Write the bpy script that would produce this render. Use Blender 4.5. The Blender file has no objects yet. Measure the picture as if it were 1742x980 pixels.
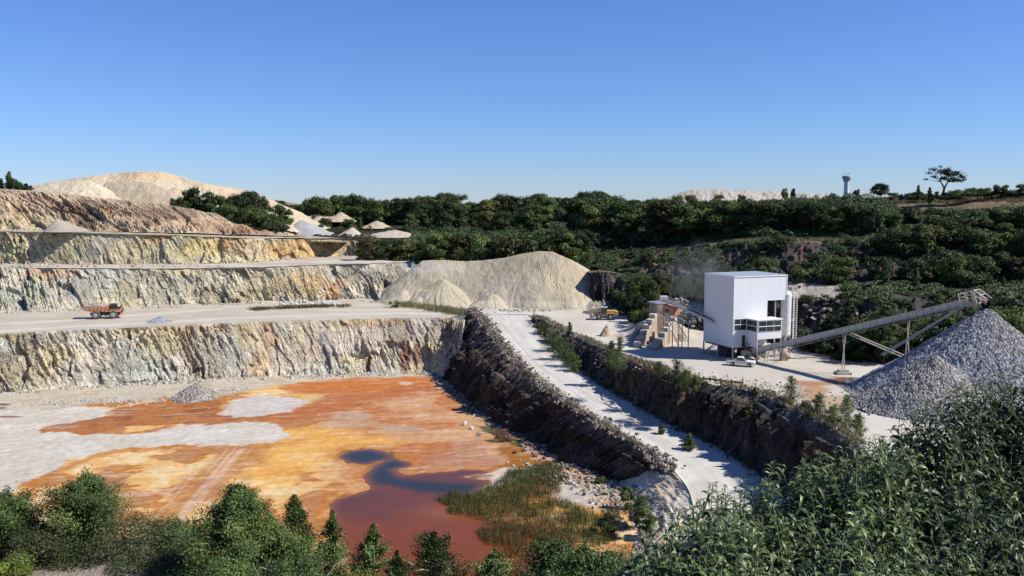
import bpy, math, random
import numpy as np
from mathutils import Vector, Matrix
from mathutils.geometry import delaunay_2d_cdt

# ---------------------------------------------------------------- camera, sky, sun, exposure
SC = bpy.context.scene
W0, H0, FPX = 1742.0, 980.0, 1509.0
EYE = 30.0
PITCH = math.radians(5.49)
cam_d = bpy.data.cameras.new("camera")
cam = bpy.data.objects.new("camera", cam_d)
SC.collection.objects.link(cam)
cam.location = (0, 0, EYE)
cam.rotation_euler = (math.radians(90) - PITCH, 0, 0)
cam_d.sensor_width = 36.0
cam_d.lens = 36.0 * FPX / W0
cam_d.clip_start = 0.1
cam_d.clip_end = 12000
SC.camera = cam

SUN_EL = math.radians(44)
SUN_DIR = np.array([0.983, -0.182])          # horizontal direction towards the sun
world = bpy.data.worlds.new("World"); SC.world = world
world.use_nodes = True
wn = world.node_tree.nodes; wl = world.node_tree.links
wn.clear()
wo = wn.new("ShaderNodeOutputWorld"); bg = wn.new("ShaderNodeBackground"); sky = wn.new("ShaderNodeTexSky")
sky.sky_type = 'NISHITA'; sky.sun_disc = False
sky.sun_elevation = SUN_EL
sky.sun_rotation = math.atan2(SUN_DIR[0], SUN_DIR[1])
sky.altitude = 0; sky.air_density = 1.0; sky.dust_density = 0.0; sky.ozone_density = 6.0
bg.inputs[1].default_value = 0.092
tint = wn.new("ShaderNodeMix"); tint.data_type = 'RGBA'; tint.blend_type = 'MULTIPLY'; tint.inputs[0].default_value = 1.0
tint.inputs[7].default_value = (0.60, 0.73, 1.06, 1)   # clear deep blue day
wl.new(sky.outputs[0], tint.inputs[6]); wl.new(tint.outputs[2], bg.inputs[0]); wl.new(bg.outputs[0], wo.inputs[0])
sd = bpy.data.lights.new("sun", 'SUN'); sd.energy = 5.0; sd.angle = math.radians(0.5); sd.color = (1.0, 0.955, 0.88)
sun = bpy.data.objects.new("sun", sd); SC.collection.objects.link(sun)
sv = Vector((SUN_DIR[0]*math.cos(SUN_EL), SUN_DIR[1]*math.cos(SUN_EL), math.sin(SUN_EL)))
sun.rotation_euler = sv.to_track_quat('Z', 'Y').to_euler(); sun.location = (100, -40, 120)
SC.view_settings.view_transform = 'Standard'; SC.view_settings.look = 'None'
SC.view_settings.exposure = 0.47; SC.view_settings.gamma = 1.0
SC.view_settings.use_curve_mapping = False
SC.render.engine = 'CYCLES'
SC.cycles.max_bounces = 4; SC.cycles.diffuse_bounces = 2; SC.cycles.glossy_bounces = 2
SC.cycles.transparent_max_bounces = 4; SC.cycles.transmission_bounces = 2
SC.cycles.use_denoising = True
SC.cycles.caustics_reflective = False; SC.cycles.caustics_refractive = False

rng = np.random.default_rng(7)
random.seed(7)
COL = SC.collection

# ---------------------------------------------------------------- where a sight line meets the ground
CP, SP = math.cos(PITCH), math.sin(PITCH)
def ray(px, py):
    a = (px - W0/2)/FPX; b = -(py - H0/2)/FPX
    return np.array([a, CP + b*SP, -SP + b*CP])
def P(px, py, z=0.0):
    r = ray(px, py); t = (z - EYE)/r[2]
    return np.array([r[0]*t, r[1]*t, z])
def PY(px, py, Y):
    r = ray(px, py); t = Y/r[1]
    return np.array([r[0]*t, Y, EYE + r[2]*t])
RS = 0.0775; RY = 237.0
def ramp_z(Y): return -RS*(RY - Y)
def PR(px, py, dz=0.0):
    r = ray(px, py)                      # tilted plane of the haul ramp
    t = (-RS*RY - EYE)/(r[2] - RS*r[1])
    return np.array([r[0]*t, r[1]*t, EYE + r[2]*t + dz])
def proj(V):
    V = np.asarray(V, float); x = V[..., 0]; y = V[..., 1]; z = V[..., 2] - EYE
    d = y*CP - z*SP; u = y*SP + z*CP
    return W0/2 + FPX*x/d, H0/2 - FPX*u/d

# ---------------------------------------------------------------- noise
def _h(*ks):
    n = np.zeros_like(ks[0], dtype=np.uint64)
    for i, k in enumerate(ks):
        n = n ^ ((k.astype(np.int64).astype(np.uint64) + np.uint64(0x9E3779B9*(i+1))) * np.uint64([73856093, 19349663, 83492791, 2654435761][i]))
        n = (n ^ (n >> np.uint64(13))) * np.uint64(1274126177)
    n = (n ^ (n >> np.uint64(16))) * np.uint64(2246822519)
    n = n ^ (n >> np.uint64(15))
    return (n & np.uint64(0xFFFFFF)).astype(np.float64)/16777215.0
def vnoise(x, y, z=None, seed=0):
    if z is None: z = np.zeros_like(x)
    xi, yi, zi = np.floor(x), np.floor(y), np.floor(z)
    fx, fy, fz = x-xi, y-yi, z-zi
    fx = fx*fx*(3-2*fx); fy = fy*fy*(3-2*fy); fz = fz*fz*(3-2*fz)
    s = np.full_like(xi, seed)
    r = 0
    for dx in (0, 1):
        for dy in (0, 1):
            for dz in (0, 1):
                w = (fx if dx else 1-fx)*(fy if dy else 1-fy)*(fz if dz else 1-fz)
                r = r + w*_h(xi+dx, yi+dy, zi+dz, s)
    return r*2-1
def fbm(x, y, z=None, o=4, seed=0, g=0.5):
    r = 0; a = 1; n = 0
    if z is None: z = np.zeros_like(x)
    for i in range(o):
        r = r + a*vnoise(x*2**i + 17.3*i, y*2**i - 9.1*i, z*2**i, seed+i); n += a; a *= g
    return r/n
def facets(a, b, seed=0, tilt=0.8, jit=0.9):
    """cells of flat tilted planes, the look of broken rock; also returns the cell id and the distance to the edge"""
    ai, bi = np.floor(a), np.floor(b)
    best = np.full(a.shape, 1e9); sec = np.full(a.shape, 1e9)
    val = np.zeros(a.shape); cid = np.zeros(a.shape)
    s = np.full(a.shape, float(seed)); o = np.zeros(a.shape)
    for dx in (-1, 0, 1):
        for dy in (-1, 0, 1):
            ca, cb = ai+dx, bi+dy
            ja = ca + 0.5 + (_h(ca, cb, s, o)-0.5)*jit
            jb = cb + 0.5 + (_h(ca, cb, s, o+1)-0.5)*jit
            da, db = a-ja, b-jb
            d = da*da+db*db
            v = (_h(ca, cb, s, o+2)-0.5) + tilt*((_h(ca, cb, s, o+3)-0.5)*da + (_h(ca, cb, s, o+4)-0.5)*db)*2
            m = d < best
            sec = np.where(m, best, np.minimum(sec, d))
            val = np.where(m, v, val); cid = np.where(m, _h(ca, cb, s, o+5), cid)
            best = np.where(m, d, best)
    return val, cid, np.sqrt(sec)-np.sqrt(best)
def sstep(a, b, x):
    t = np.clip((x-a)/(b-a), 0, 1); return t*t*(3-2*t)
def poly_sd(x, y, poly):
    """signed distance to a closed polygon, negative inside"""
    poly = np.asarray(poly, float)[:, :2]; n = len(poly)
    d = np.full(x.shape, 1e18); ins = np.zeros(x.shape, bool)
    for i in range(n):
        ax, ay = poly[i]; bx, by = poly[(i+1) % n]
        ex, ey = bx-ax, by-ay
        t = np.clip(((x-ax)*ex+(y-ay)*ey)/(ex*ex+ey*ey+1e-12), 0, 1)
        d = np.minimum(d, (x-ax-t*ex)**2+(y-ay-t*ey)**2)
        c = ((ay > y) != (by > y)) & (x < (bx-ax)*(y-ay)/((by-ay)+1e-12)+ax)
        ins ^= c
    d = np.sqrt(d); return np.where(ins, -d, d)

# ---------------------------------------------------------------- objects
def tag(o, label=None, cat=None, group=None, kind=None):
    if label: o["label"] = label
    if cat: o["category"] = cat
    if group: o["group"] = group
    if kind: o["kind"] = kind
    return o
def empty(name, loc, rz=0.0, label=None, cat=None, group=None):
    o = bpy.data.objects.new(name, None); COL.objects.link(o)
    o.location = loc; o.rotation_euler = (0, 0, rz); o.empty_display_size = 0.5
    return tag(o, label, cat, group)
def copy_tree(o, parent=None):
    c = o.copy(); COL.objects.link(c)
    if parent is not None: c.parent = parent
    for ch in list(o.children): copy_tree(ch, c)
    return c
def mk(name, V, F, mat, col=None, smooth=False, parent=None, kind=None):
    """mesh object from numpy vertices and one array of quads or triangles (or a list of arrays)"""
    V = np.asarray(V, np.float32); Fs = F if isinstance(F, list) else [F]
    Fs = [np.asarray(f, np.int32) for f in Fs if len(f)]
    me = bpy.data.meshes.new(name)
    me.vertices.add(len(V)); me.vertices.foreach_set("co", V.ravel())
    nl = sum(f.size for f in Fs); nf = sum(len(f) for f in Fs)
    me.loops.add(nl); me.loops.foreach_set("vertex_index", np.concatenate([f.ravel() for f in Fs]))
    me.polygons.add(nf)
    st = []; k = 0
    for f in Fs:
        st.append(k + np.arange(len(f))*f.shape[1]); k += f.size
    me.polygons.foreach_set("loop_start", np.concatenate(st).astype(np.int32))
    me.polygons.foreach_set("use_smooth", np.full(nf, smooth))
    if col is not None:
        a = me.color_attributes.new("Col", 'FLOAT_COLOR', 'POINT')
        c = np.ones((len(V), 4), np.float32); c[:, :3] = np.clip(col, 0, 1)
        a.data.foreach_set("color", c.ravel())
    me.update(calc_edges=True); me.validate()
    if mat is not None: me.materials.append(mat)
    o = bpy.data.objects.new(name, me); COL.objects.link(o)
    if parent is not None: o.parent = parent
    if kind: o["kind"] = kind
    return o
def gridF(nv, nu):
    i = np.arange((nv-1)*(nu-1)); r = i//(nu-1); c = i % (nu-1); a = r*nu+c
    return np.stack([a, a+1, a+nu+1, a+nu], 1)
def resample(rows, du):
    """rows: (k, n, 3) control polylines sharing one parameter -> (k, nu, 3)"""
    R = np.array(rows, float); mean = R.mean(0)
    L = np.concatenate([[0], np.cumsum(np.linalg.norm(np.diff(mean, axis=0), axis=1))])
    nu = max(3, int(L[-1]/du)+1); t = np.linspace(0, L[-1], nu)
    out = np.stack([np.stack([np.interp(t, L, r[:, k]) for k in range(3)], 1) for r in R])
    # round the corners a little
    ks = max(1, int(2.0/du)); ker = np.ones(2*ks+1)/(2*ks+1)
    for r in range(out.shape[0]):
        for k in range(3):
            p = np.pad(out[r, :, k], ks, mode='reflect', reflect_type='odd') if nu > 2*ks+2 else None
            if p is not None: out[r, :, k] = np.convolve(p, ker, 'valid')
    return out, t
def loft(name, rows, du, dv, mat, disp=None, color=None, smooth=False, fade=(True, True), kind="structure", toward=None):
    out, t = resample(rows, du)
    G = [out[0][None]]; tv = [0.0]
    for i in range(len(out)-1):
        h = np.linalg.norm(out[i+1]-out[i], axis=1).mean(); n = max(1, int(h/dv))
        for j in range(1, n+1):
            G.append((out[i]*(1-j/n)+out[i+1]*(j/n))[None]); tv.append(i+j/n)
    G = np.concatenate(G, 0); nv, nu = G.shape[:2]; tv = np.array(tv)
    N = np.cross(np.gradient(G, axis=1), np.gradient(G, axis=0))
    N /= np.linalg.norm(N, axis=2, keepdims=True)+1e-9
    ref = np.array(toward if toward is not None else (0, -0.5, 1.0))
    if (N.reshape(-1, 3)@ref).mean() < 0: N = -N; flip = True
    else: flip = False
    S = np.broadcast_to(t[None, :], (nv, nu)); TV = np.broadcast_to(tv[:, None], (nv, nu))
    base = G.copy(); extra = None
    if disp is not None:
        r = disp(S, TV, G)
        D, extra = r if isinstance(r, tuple) else (r, None)
        f = np.ones(nv)
        k = max(2, nv//14)
        if fade[0]: f[:k] *= np.linspace(0, 1, k)
        if fade[1]: f[-k:] *= np.linspace(0, 1, k)[::-1]
        G = G + N*(D*f[:, None])[..., None]
    c = None
    if color is not None: c = color(S, TV, base, extra).reshape(-1, 3)
    F = gridF(nv, nu)
    if flip: F = F[:, ::-1]
    # make faces point the same way as N
    a, b, cc = G.reshape(-1, 3)[F[0, 0]], G.reshape(-1, 3)[F[0, 1]], G.reshape(-1, 3)[F[0, 2]]
    if np.dot(np.cross(b-a, cc-b), N.reshape(-1, 3)[F[0, 0]]) < 0: F = F[:, ::-1]
    return mk(name, G.reshape(-1, 3), F, mat, c, smooth, kind=kind)
def sheet(name, poly, step, mat, zf, color=None, smooth=True, kind="structure"):
    """polygon filled with a regular lattice of points, height from zf(x, y)"""
    poly = np.asarray(poly, float)[:, :2]
    e = []
    n = len(poly)
    for i in range(n):
        a, b = poly[i], poly[(i+1) % n]; k = max(1, int(np.linalg.norm(b-a)/step))
        for j in range(k): e.append(a+(b-a)*j/k)
    e = np.array(e); lo = e.min(0); hi = e.max(0)
    gx, gy = np.meshgrid(np.arange(lo[0], hi[0], step), np.arange(lo[1], hi[1], step))
    gx = gx.ravel(); gy = gy.ravel()
    gx = gx+(np.random.default_rng(1).random(gx.shape)-.5)*step*.3
    m = poly_sd(gx, gy, poly) < -step*0.5
    pts = np.concatenate([e, np.stack([gx[m], gy[m]], 1)])
    ed = [(i, (i+1) % len(e)) for i in range(len(e))]
    vo, _, fo, _, _, _ = delaunay_2d_cdt([Vector(p) for p in pts], ed, [], 1, 1e-5)
    v = np.array([tuple(p) for p in vo]); f = np.array([q for q in fo if len(q) == 3])
    x, y = v[:, 0], v[:, 1]; z = zf(x, y)
    V = np.stack([x, y, z], 1)
    a, b, c = V[f[:, 0]], V[f[:, 1]], V[f[:, 2]]
    fl = np.cross(b-a, c-b)[:, 2] < 0; f[fl] = f[fl][:, ::-1]
    return mk(name, V, f, mat, color(x, y, z) if color else None, smooth, kind=kind)

# ---------------------------------------------------------------- materials
def new_mat(name):
    m = bpy.data.materials.new(name); m.use_nodes = True
    nt = m.node_tree; b = nt.nodes["Principled BSDF"]; return m, nt, b
def mat_plain(name, color, rough=0.6, metal=0.0, var=0.12, scale=3.0, dirt=None, spec=0.4, bump=0.0):
    """painted or plain surface with soft uneven tone"""
    m, nt, b = new_mat(name); N = nt.nodes; L = nt.links
    tc = N.new("ShaderNodeTexCoord"); no = N.new("ShaderNodeTexNoise")
    no.inputs["Scale"].default_value = scale; no.inputs["Detail"].default_value = 5
    L.new(tc.outputs["Object"], no.inputs["Vector"])
    mx = N.new("ShaderNodeMix"); mx.data_type = 'RGBA'
    c = np.array(color)
    d = np.array(dirt) if dirt is not None else c*(1-var*2.2)
    mx.inputs[6].default_value = (*np.clip(c, 0, 1), 1); mx.inputs[7].default_value = (*np.clip(d, 0, 1), 1)
    mr = N.new("ShaderNodeMapRange"); mr.inputs[1].default_value = 0.42; mr.inputs[2].default_value = 0.75
    mr.inputs[4].default_value = 1.0 if dirt is None else 0.8
    L.new(no.outputs[0], mr.inputs[0]); L.new(mr.outputs[0], mx.inputs[0]); L.new(mx.outputs[2], b.inputs["Base Color"])
    b.inputs["Roughness"].default_value = rough; b.inputs["Metallic"].default_value = metal
    b.inputs["Specular IOR Level"].default_value = spec
    if bump:
        bp = N.new("ShaderNodeBump"); bp.inputs["Strength"].default_value = bump; bp.inputs["Distance"].default_value = 0.05
        L.new(no.outputs[0], bp.inputs["Height"]); L.new(bp.outputs[0], b.inputs["Normal"])
    return m
GAIN = 0.77
def mat_ground(name, rough=0.9, fine=2.0, var=0.35, bump=0.5, bdist=0.15, fine2=9.0, spec=0.15, cell=None, stretch=None, crack=None):
    """colour of the place from the Col attribute, broken up by two noises and stones"""
    m, nt, b = new_mat(name); N = nt.nodes; L = nt.links
    at = N.new("ShaderNodeAttribute"); at.attribute_name = "Col"
    tc = N.new("ShaderNodeTexCoord"); vec = tc.outputs["Object"]
    if stretch:
        mp = N.new("ShaderNodeMapping"); mp.vector_type = 'TEXTURE'; mp.inputs["Rotation"].default_value = stretch[0]; mp.inputs["Scale"].default_value = stretch[1]
        L.new(vec, mp.inputs[0]); vec = mp.outputs[0]
    n1 = N.new("ShaderNodeTexNoise"); n1.inputs["Scale"].default_value = fine; n1.inputs["Detail"].default_value = 6; n1.inputs["Roughness"].default_value = 0.65
    n2 = N.new("ShaderNodeTexNoise"); n2.inputs["Scale"].default_value = fine2; n2.inputs["Detail"].default_value = 4; n2.inputs["Roughness"].default_value = 0.7
    L.new(vec, n1.inputs["Vector"]); L.new(vec, n2.inputs["Vector"])
    ad = N.new("ShaderNodeMath"); ad.operation = 'ADD'; L.new(n1.outputs[0], ad.inputs[0]); L.new(n2.outputs[0], ad.inputs[1])
    mr = N.new("ShaderNodeMapRange"); mr.inputs[1].default_value = 0.6; mr.inputs[2].default_value = 1.4
    mr.inputs[3].default_value = GAIN*(1-var); mr.inputs[4].default_value = GAIN*(1+var*0.8)
    L.new(ad.outputs[0], mr.inputs[0])
    fac = mr.outputs[0]; hgt = ad.outputs[0]
    if cell:
        vo = N.new("ShaderNodeTexVoronoi"); vo.inputs["Scale"].default_value = cell; L.new(vec, vo.inputs["Vector"])
        sp = N.new("ShaderNodeSeparateColor"); L.new(vo.outputs["Color"], sp.inputs[0])
        m2 = N.new("ShaderNodeMapRange"); m2.inputs[3].default_value = 0.45; m2.inputs[4].default_value = 1.5
        L.new(sp.outputs[0], m2.inputs[0])
        mu = N.new("ShaderNodeMath"); mu.operation = 'MULTIPLY'; L.new(fac, mu.inputs[0]); L.new(m2.outputs[0], mu.inputs[1]); fac = mu.outputs[0]
        m3 = N.new("ShaderNodeMath"); m3.operation = 'MULTIPLY_ADD'; m3.inputs[1].default_value = -1.2
        L.new(vo.outputs["Distance"], m3.inputs[0]); L.new(hgt, m3.inputs[2]); hgt = m3.outputs[0]
    if crack:
        # thin open joints, in patches
        wn_ = N.new("ShaderNodeVectorMath"); wn_.operation = 'MULTIPLY_ADD'; wn_.inputs[1].default_value = (.9, .9, .9); L.new(n1.outputs["Color"], wn_.inputs[0]); L.new(vec, wn_.inputs[2])
        for sc_, thr in ((crack, .07), (crack*2.3, .10)):
            ve = N.new("ShaderNodeTexVoronoi"); ve.feature = 'DISTANCE_TO_EDGE'; ve.inputs["Scale"].default_value = sc_; L.new(wn_.outputs[0], ve.inputs["Vector"])
            me_ = N.new("ShaderNodeMapRange"); me_.inputs[2].default_value = thr; me_.inputs[3].default_value = .55; L.new(ve.outputs["Distance"], me_.inputs[0])
            pn = N.new("ShaderNodeTexNoise"); pn.inputs["Scale"].default_value = .22*sc_/crack; pn.inputs["Detail"].default_value = 3; L.new(vec, pn.inputs["Vector"])
            pm = N.new("ShaderNodeMapRange"); pm.inputs[1].default_value = .46; pm.inputs[2].default_value = .58; L.new(pn.outputs[0], pm.inputs[0])
            mxx = N.new("ShaderNodeMix"); mxx.inputs[2].default_value = 1.0; L.new(pm.outputs[0], mxx.inputs[0]); L.new(me_.outputs[0], mxx.inputs[3])
            mq = N.new("ShaderNodeMath"); mq.operation = 'MULTIPLY'; L.new(fac, mq.inputs[0]); L.new(mxx.outputs[0], mq.inputs[1]); fac = mq.outputs[0]
            mh = N.new("ShaderNodeMath"); mh.operation = 'MULTIPLY_ADD'; mh.inputs[1].default_value = .8; L.new(mxx.outputs[0], mh.inputs[0]); L.new(hgt, mh.inputs[2]); hgt = mh.outputs[0]
    vm = N.new("ShaderNodeVectorMath"); vm.operation = 'SCALE'; L.new(at.outputs["Color"], vm.inputs[0]); L.new(fac, vm.inputs["Scale"])
    L.new(vm.outputs[0], b.inputs["Base Color"])
    bp = N.new("ShaderNodeBump"); bp.inputs["Strength"].default_value = bump; bp.inputs["Distance"].default_value = bdist
    L.new(hgt, bp.inputs["Height"]); L.new(bp.outputs[0], b.inputs["Normal"])
    b.inputs["Roughness"].default_value = rough; b.inputs["Specular IOR Level"].default_value = spec
    return m
def mat_leaf(name, rough=0.55, trans=0.25, spec=0.3):
    m, nt, b = new_mat(name); N = nt.nodes; L = nt.links
    at = N.new("ShaderNodeAttribute"); at.attribute_name = "Col"
    oi = N.new("ShaderNodeObjectInfo"); mr = N.new("ShaderNodeMapRange")
    mr.inputs[3].default_value = 0.62; mr.inputs[4].default_value = 1.5; L.new(oi.outputs["Random"], mr.inputs[0])
    vm = N.new("ShaderNodeVectorMath"); vm.operation = 'SCALE'; L.new(at.outputs["Color"], vm.inputs[0]); L.new(mr.outputs[0], vm.inputs["Scale"])
    L.new(vm.outputs[0], b.inputs["Base Color"])
    b.inputs["Roughness"].default_value = rough; b.inputs["Specular IOR Level"].default_value = spec
    if trans:
        tr = N.new("ShaderNodeBsdfTranslucent"); mx = N.new("ShaderNodeMixShader"); mx.inputs[0].default_value = trans
        L.new(vm.outputs[0], tr.inputs[0]); L.new(b.outputs[0], mx.inputs[1]); L.new(tr.outputs[0], mx.inputs[2])
        L.new(mx.outputs[0], N["Material Output"].inputs[0])
    return m
M = {}
M['rock'] = mat_ground("pale fractured rock", fine=1.3, var=0.5, bump=0.9, bdist=0.35, fine2=4.0, stretch=((0, -.45, 0), (1, 1, 3.0)), crack=.85)
M['dark_rock'] = mat_ground("dark fractured rock", fine=1.5, var=0.6, bump=0.9, bdist=0.3, fine2=5.0, crack=.7)
M['dirt'] = mat_ground("packed dust", fine=0.35, var=0.13, bump=0.35, bdist=0.08, fine2=4.0)
M['mud'] = mat_ground("ochre mud", rough=0.75, fine=0.9, var=0.28, bump=0.3, bdist=0.06, fine2=3.5, spec=0.25)
M['sand'] = mat_ground("tipped sand", fine=0.6, var=0.16, bump=0.35, bdist=0.12, fine2=5.0)
M['gravel'] = mat_ground("crushed stone", fine=1.0, var=0.2, bump=1.0, bdist=0.14, fine2=9.0, cell=4.2)
M['scrub'] = mat_ground("scrubby soil", fine=1.0, var=0.5, bump=0.8, bdist=0.3, fine2=5.0)
M['leaf'] = mat_leaf("tree leaves")
M['leaf2'] = mat_leaf("lance leaves", rough=0.42, trans=0.2, spec=0.45)
M['bark'] = mat_plain("bark", (0.12, 0.09, 0.065), 0.9, var=0.3, scale=6, bump=0.5)
M['birchbark'] = mat_plain("birch bark", (0.42, 0.38, 0.33), 0.8, dirt=(0.1, 0.08, 0.07), scale=4)
M['white'] = mat_plain("white cladding", (0.70, 0.71, 0.72), 0.45, var=0.02, scale=0.3)
M['roofgrey'] = mat_plain("grey roof sheet", (0.30, 0.33, 0.38), 0.5, var=0.06)
M['steel'] = mat_plain("galvanised steel", (0.42, 0.42, 0.42), 0.45, metal=0.4, var=0.15)
M['beigesteel'] = mat_plain("dusty beige steel", (0.62, 0.55, 0.45), 0.7, dirt=(0.46, 0.40, 0.31), scale=2)
M['rust'] = mat_plain("rusted steel", (0.22, 0.09, 0.05), 0.85, dirt=(0.1, 0.05, 0.035), scale=4)
M['rubber'] = mat_plain("dusty rubber", (0.055, 0.052, 0.05), 0.85, dirt=(0.2, 0.18, 0.15), scale=2)
M['belt'] = mat_plain("conveyor belt rubber", (0.05, 0.05, 0.05), 0.8, dirt=(0.25, 0.22, 0.19), scale=2)
M['orange'] = mat_plain("faded orange paint", (0.56, 0.25, 0.12), 0.6, dirt=(0.42, 0.27, 0.19), scale=1.5)
M['yellow'] = mat_plain("construction yellow paint", (0.62, 0.38, 0.12), 0.5, dirt=(0.4, 0.3, 0.2), scale=2)
M['dark'] = mat_plain("dark metal", (0.03, 0.03, 0.032), 0.5, var=0.1)
M['glass'] = mat_plain("dark window glass", (0.035, 0.05, 0.045), 0.08, var=0.3, scale=0.8, spec=0.6)
M['concrete'] = mat_plain("concrete", (0.46, 0.42, 0.36), 0.9, dirt=(0.28, 0.23, 0.18), scale=1.3, bump=0.4)
M['stainwall'] = mat_plain("rust stained wall", (0.25, 0.18, 0.135), 0.9, dirt=(0.13, 0.08, 0.055), scale=0.7, bump=0.5)
M['carwhite'] = mat_plain("white car paint", (0.70, 0.69, 0.66), 0.3, dirt=(0.55, 0.52, 0.45), scale=1.5, spec=0.5)
M['rim'] = mat_plain("wheel rim", (0.5, 0.49, 0.47), 0.4, metal=0.4)
M['greenstem'] = mat_plain('green stem', (0.13, 0.14, 0.08), 0.7, var=0.1)
# ================================================================ THE QUARRY
ZP = -13.0        # pit floor
ZB = 10.7         # second bench
def blobs(px, py, base, lst, nz=None, k=0.35):
    c = base.copy()
    for (x, y, rx, ry, col, w) in lst:
        d = np.sqrt(((px-x)/rx)**2+((py-y)/ry)**2)
        if nz is not None: d = d + nz*k
        a = (1-sstep(0.6, 1.15, d))*w
        c = c*(1-a[..., None])+np.array(col)*a[..., None]
    return c
def mixc(a, b, t):
    t = np.clip(t, 0, 1)[..., None]; return a*(1-t)+b*t
CREAM = np.array([.72, .63, .47]); GREYG = np.array([.58, .57, .48]); YEL = np.array([.74, .62, .35]); ORA = np.array([.58, .35, .17])
PINK = np.array([.40, .30, .23]); DUST = np.array([.62, .57, .48]); DARKR = np.array([.13, .108, .092])

# ---- rock displacement: leaning fractures
def rock_disp(amp=1.0, lean=0.5, seed=0, big=1.0, tex=1.0):
    def f(S, T, G):
        z = G[..., 2]
        cl, sl = math.cos(lean), math.sin(lean)
        wx = fbm(S/9, z/9, o=2, seed=seed+50)*1.6
        q = (S+wx)*cl+z*sl; r = -(S+wx)*sl+z*cl
        v1, c1, e1 = facets(q/3.6, r/10.0, seed+1, 1.1)
        v2, c2, e2 = facets(q/1.5+v1, r/4.4, seed+2, 1.2)
        v3, c3, e3 = facets(q/0.6+v2, r/1.7, seed+3, 1.3)
        n = fbm(S/14, z/14, o=3, seed=seed+9)
        st = fbm(q/0.45, r/3.2, o=3, seed=seed+21); st2 = 1-np.abs(vnoise(q/1.1, r/6.0, seed=seed+22))*2
        D = amp*(n*1.8*big + v1*1.9 + v2*0.75 + v3*0.45 + st*.75 - .45*np.maximum(0, st2)**3)
        e2 = e2*.4+.6*(1-np.maximum(0, st2)**2)*.5
        # loose ground where the fracturing dies out
        q1 = sstep(-0.1, 0.35, fbm(S/20, z/9, o=3, seed=seed+30)+0.12)
        D = D*(0.45+0.55*q1*tex)
        return D, (v1, c1, c2, c3, e2, q1)
    return f
def rock_color(bl, dark=0.0, seed=0, base=CREAM, alt=GREYG, alt2=YEL):
    def f(S, T, G, ex):
        px, py = proj(G)
        v1, c1, c2, c3, e2, q1 = ex
        z = G[..., 2]
        n1 = fbm(S/16, z/8, o=3, seed=seed+11); n2 = fbm(S/9, z/5, o=3, seed=seed+12); n3 = fbm(S/3, z/3, o=3, seed=seed+13)
        c = np.broadcast_to(base, G.shape).copy()
        c = mixc(c, alt, sstep(-0.05, 0.35, n1)*0.8)
        c = mixc(c, alt2, sstep(0.0, 0.35, n2)*0.75)
        c = blobs(px, py, c, [(a_, b_, c_, d_, tuple(np.array(e_)*(1.18 if sum(e_) > .9 else 1.0)), f_*.8) for a_, b_, c_, d_, e_, f_ in bl], n3, 0.6)
        c = c*(0.93+0.14*c2+0.16*(c3-.5))[..., None]
        c = mixc(c, np.array([.30, .22, .15]), (c1 > 0.90)*0.35)
        c = mixc(c, c*np.array([.50, .45, .40]), np.exp(-e2*14)*0.5*q1)
        return c*(1-dark)
    return f

# ---- lower face of the pit (left)
def xy(pts, z): return [P(a, b, z) for a, b in pts]
topA = xy([(-330, 590), (-150, 577), (0, 568), (130, 561), (260, 556), (400, 549), (520, 545), (640, 542), (700, 541), (745, 541), (768, 540), (792, 544)], 0)
botA = xy([(-330, 705), (-150, 682), (0, 668), (130, 658), (260, 650), (400, 643), (520, 638), (640, 634), (700, 632), (730, 631), (752, 640), (775, 655)], ZP-.2)
botA = [b + np.array([0, -1.5, 0]) for b in botA]
midA = [np.array([a[0]*.25+b[0]*.75, a[1]*.25+b[1]*.75+0.6, ZP+2.6]) for a, b in zip(topA, botA)]
shA = [np.array([a[0]*.9+b[0]*.1, a[1]*.9+b[1]*.1, -1.2]) for a, b in zip(topA, botA)]
blA = [(20, 620, 60, 45, (.36, .30, .23), .7), (55, 575, 50, 12, (.34, .29, .23), .5), (330, 560, 120, 9, (.58, .42, .24), .6), (150, 660, 160, 12, (.60, .55, .38), .6),
       (235, 610, 60, 30, (.46, .47, .38), .6), (380, 600, 50, 40, (.40, .43, .38), .6), (445, 620, 35, 25, (.60, .40, .18), .7), (460, 575, 14, 30, (.50, .28, .14), .6),
       (334, 625, 4, 22, (.35, .10, .04), .9), (525, 600, 22, 25, (.55, .40, .24), .5), (560, 590, 16, 25, (.35, .35, .36), .6), (628, 615, 6, 14, (.45, .16, .08), .8),
       (690, 600, 9, 32, (.24, .07, .035), .95), (708, 600, 8, 28, (.22, .07, .04), .95), (660, 550, 70, 8, (.52, .34, .20), .7), (760, 560, 30, 30, (.25, .18, .14), .7),
       (600, 625, 60, 10, (.60, .58, .50), .4)]
loft("rock_face", [topA, shA, midA, botA], 0.26, 0.26, M['rock'], rock_disp(.56, 0.42, 3, big=.5), rock_color(blA, seed=3, base=np.array([.74, .66, .52]), alt=np.array([.62, .62, .53])), toward=(0.2, -1, .2))

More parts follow.
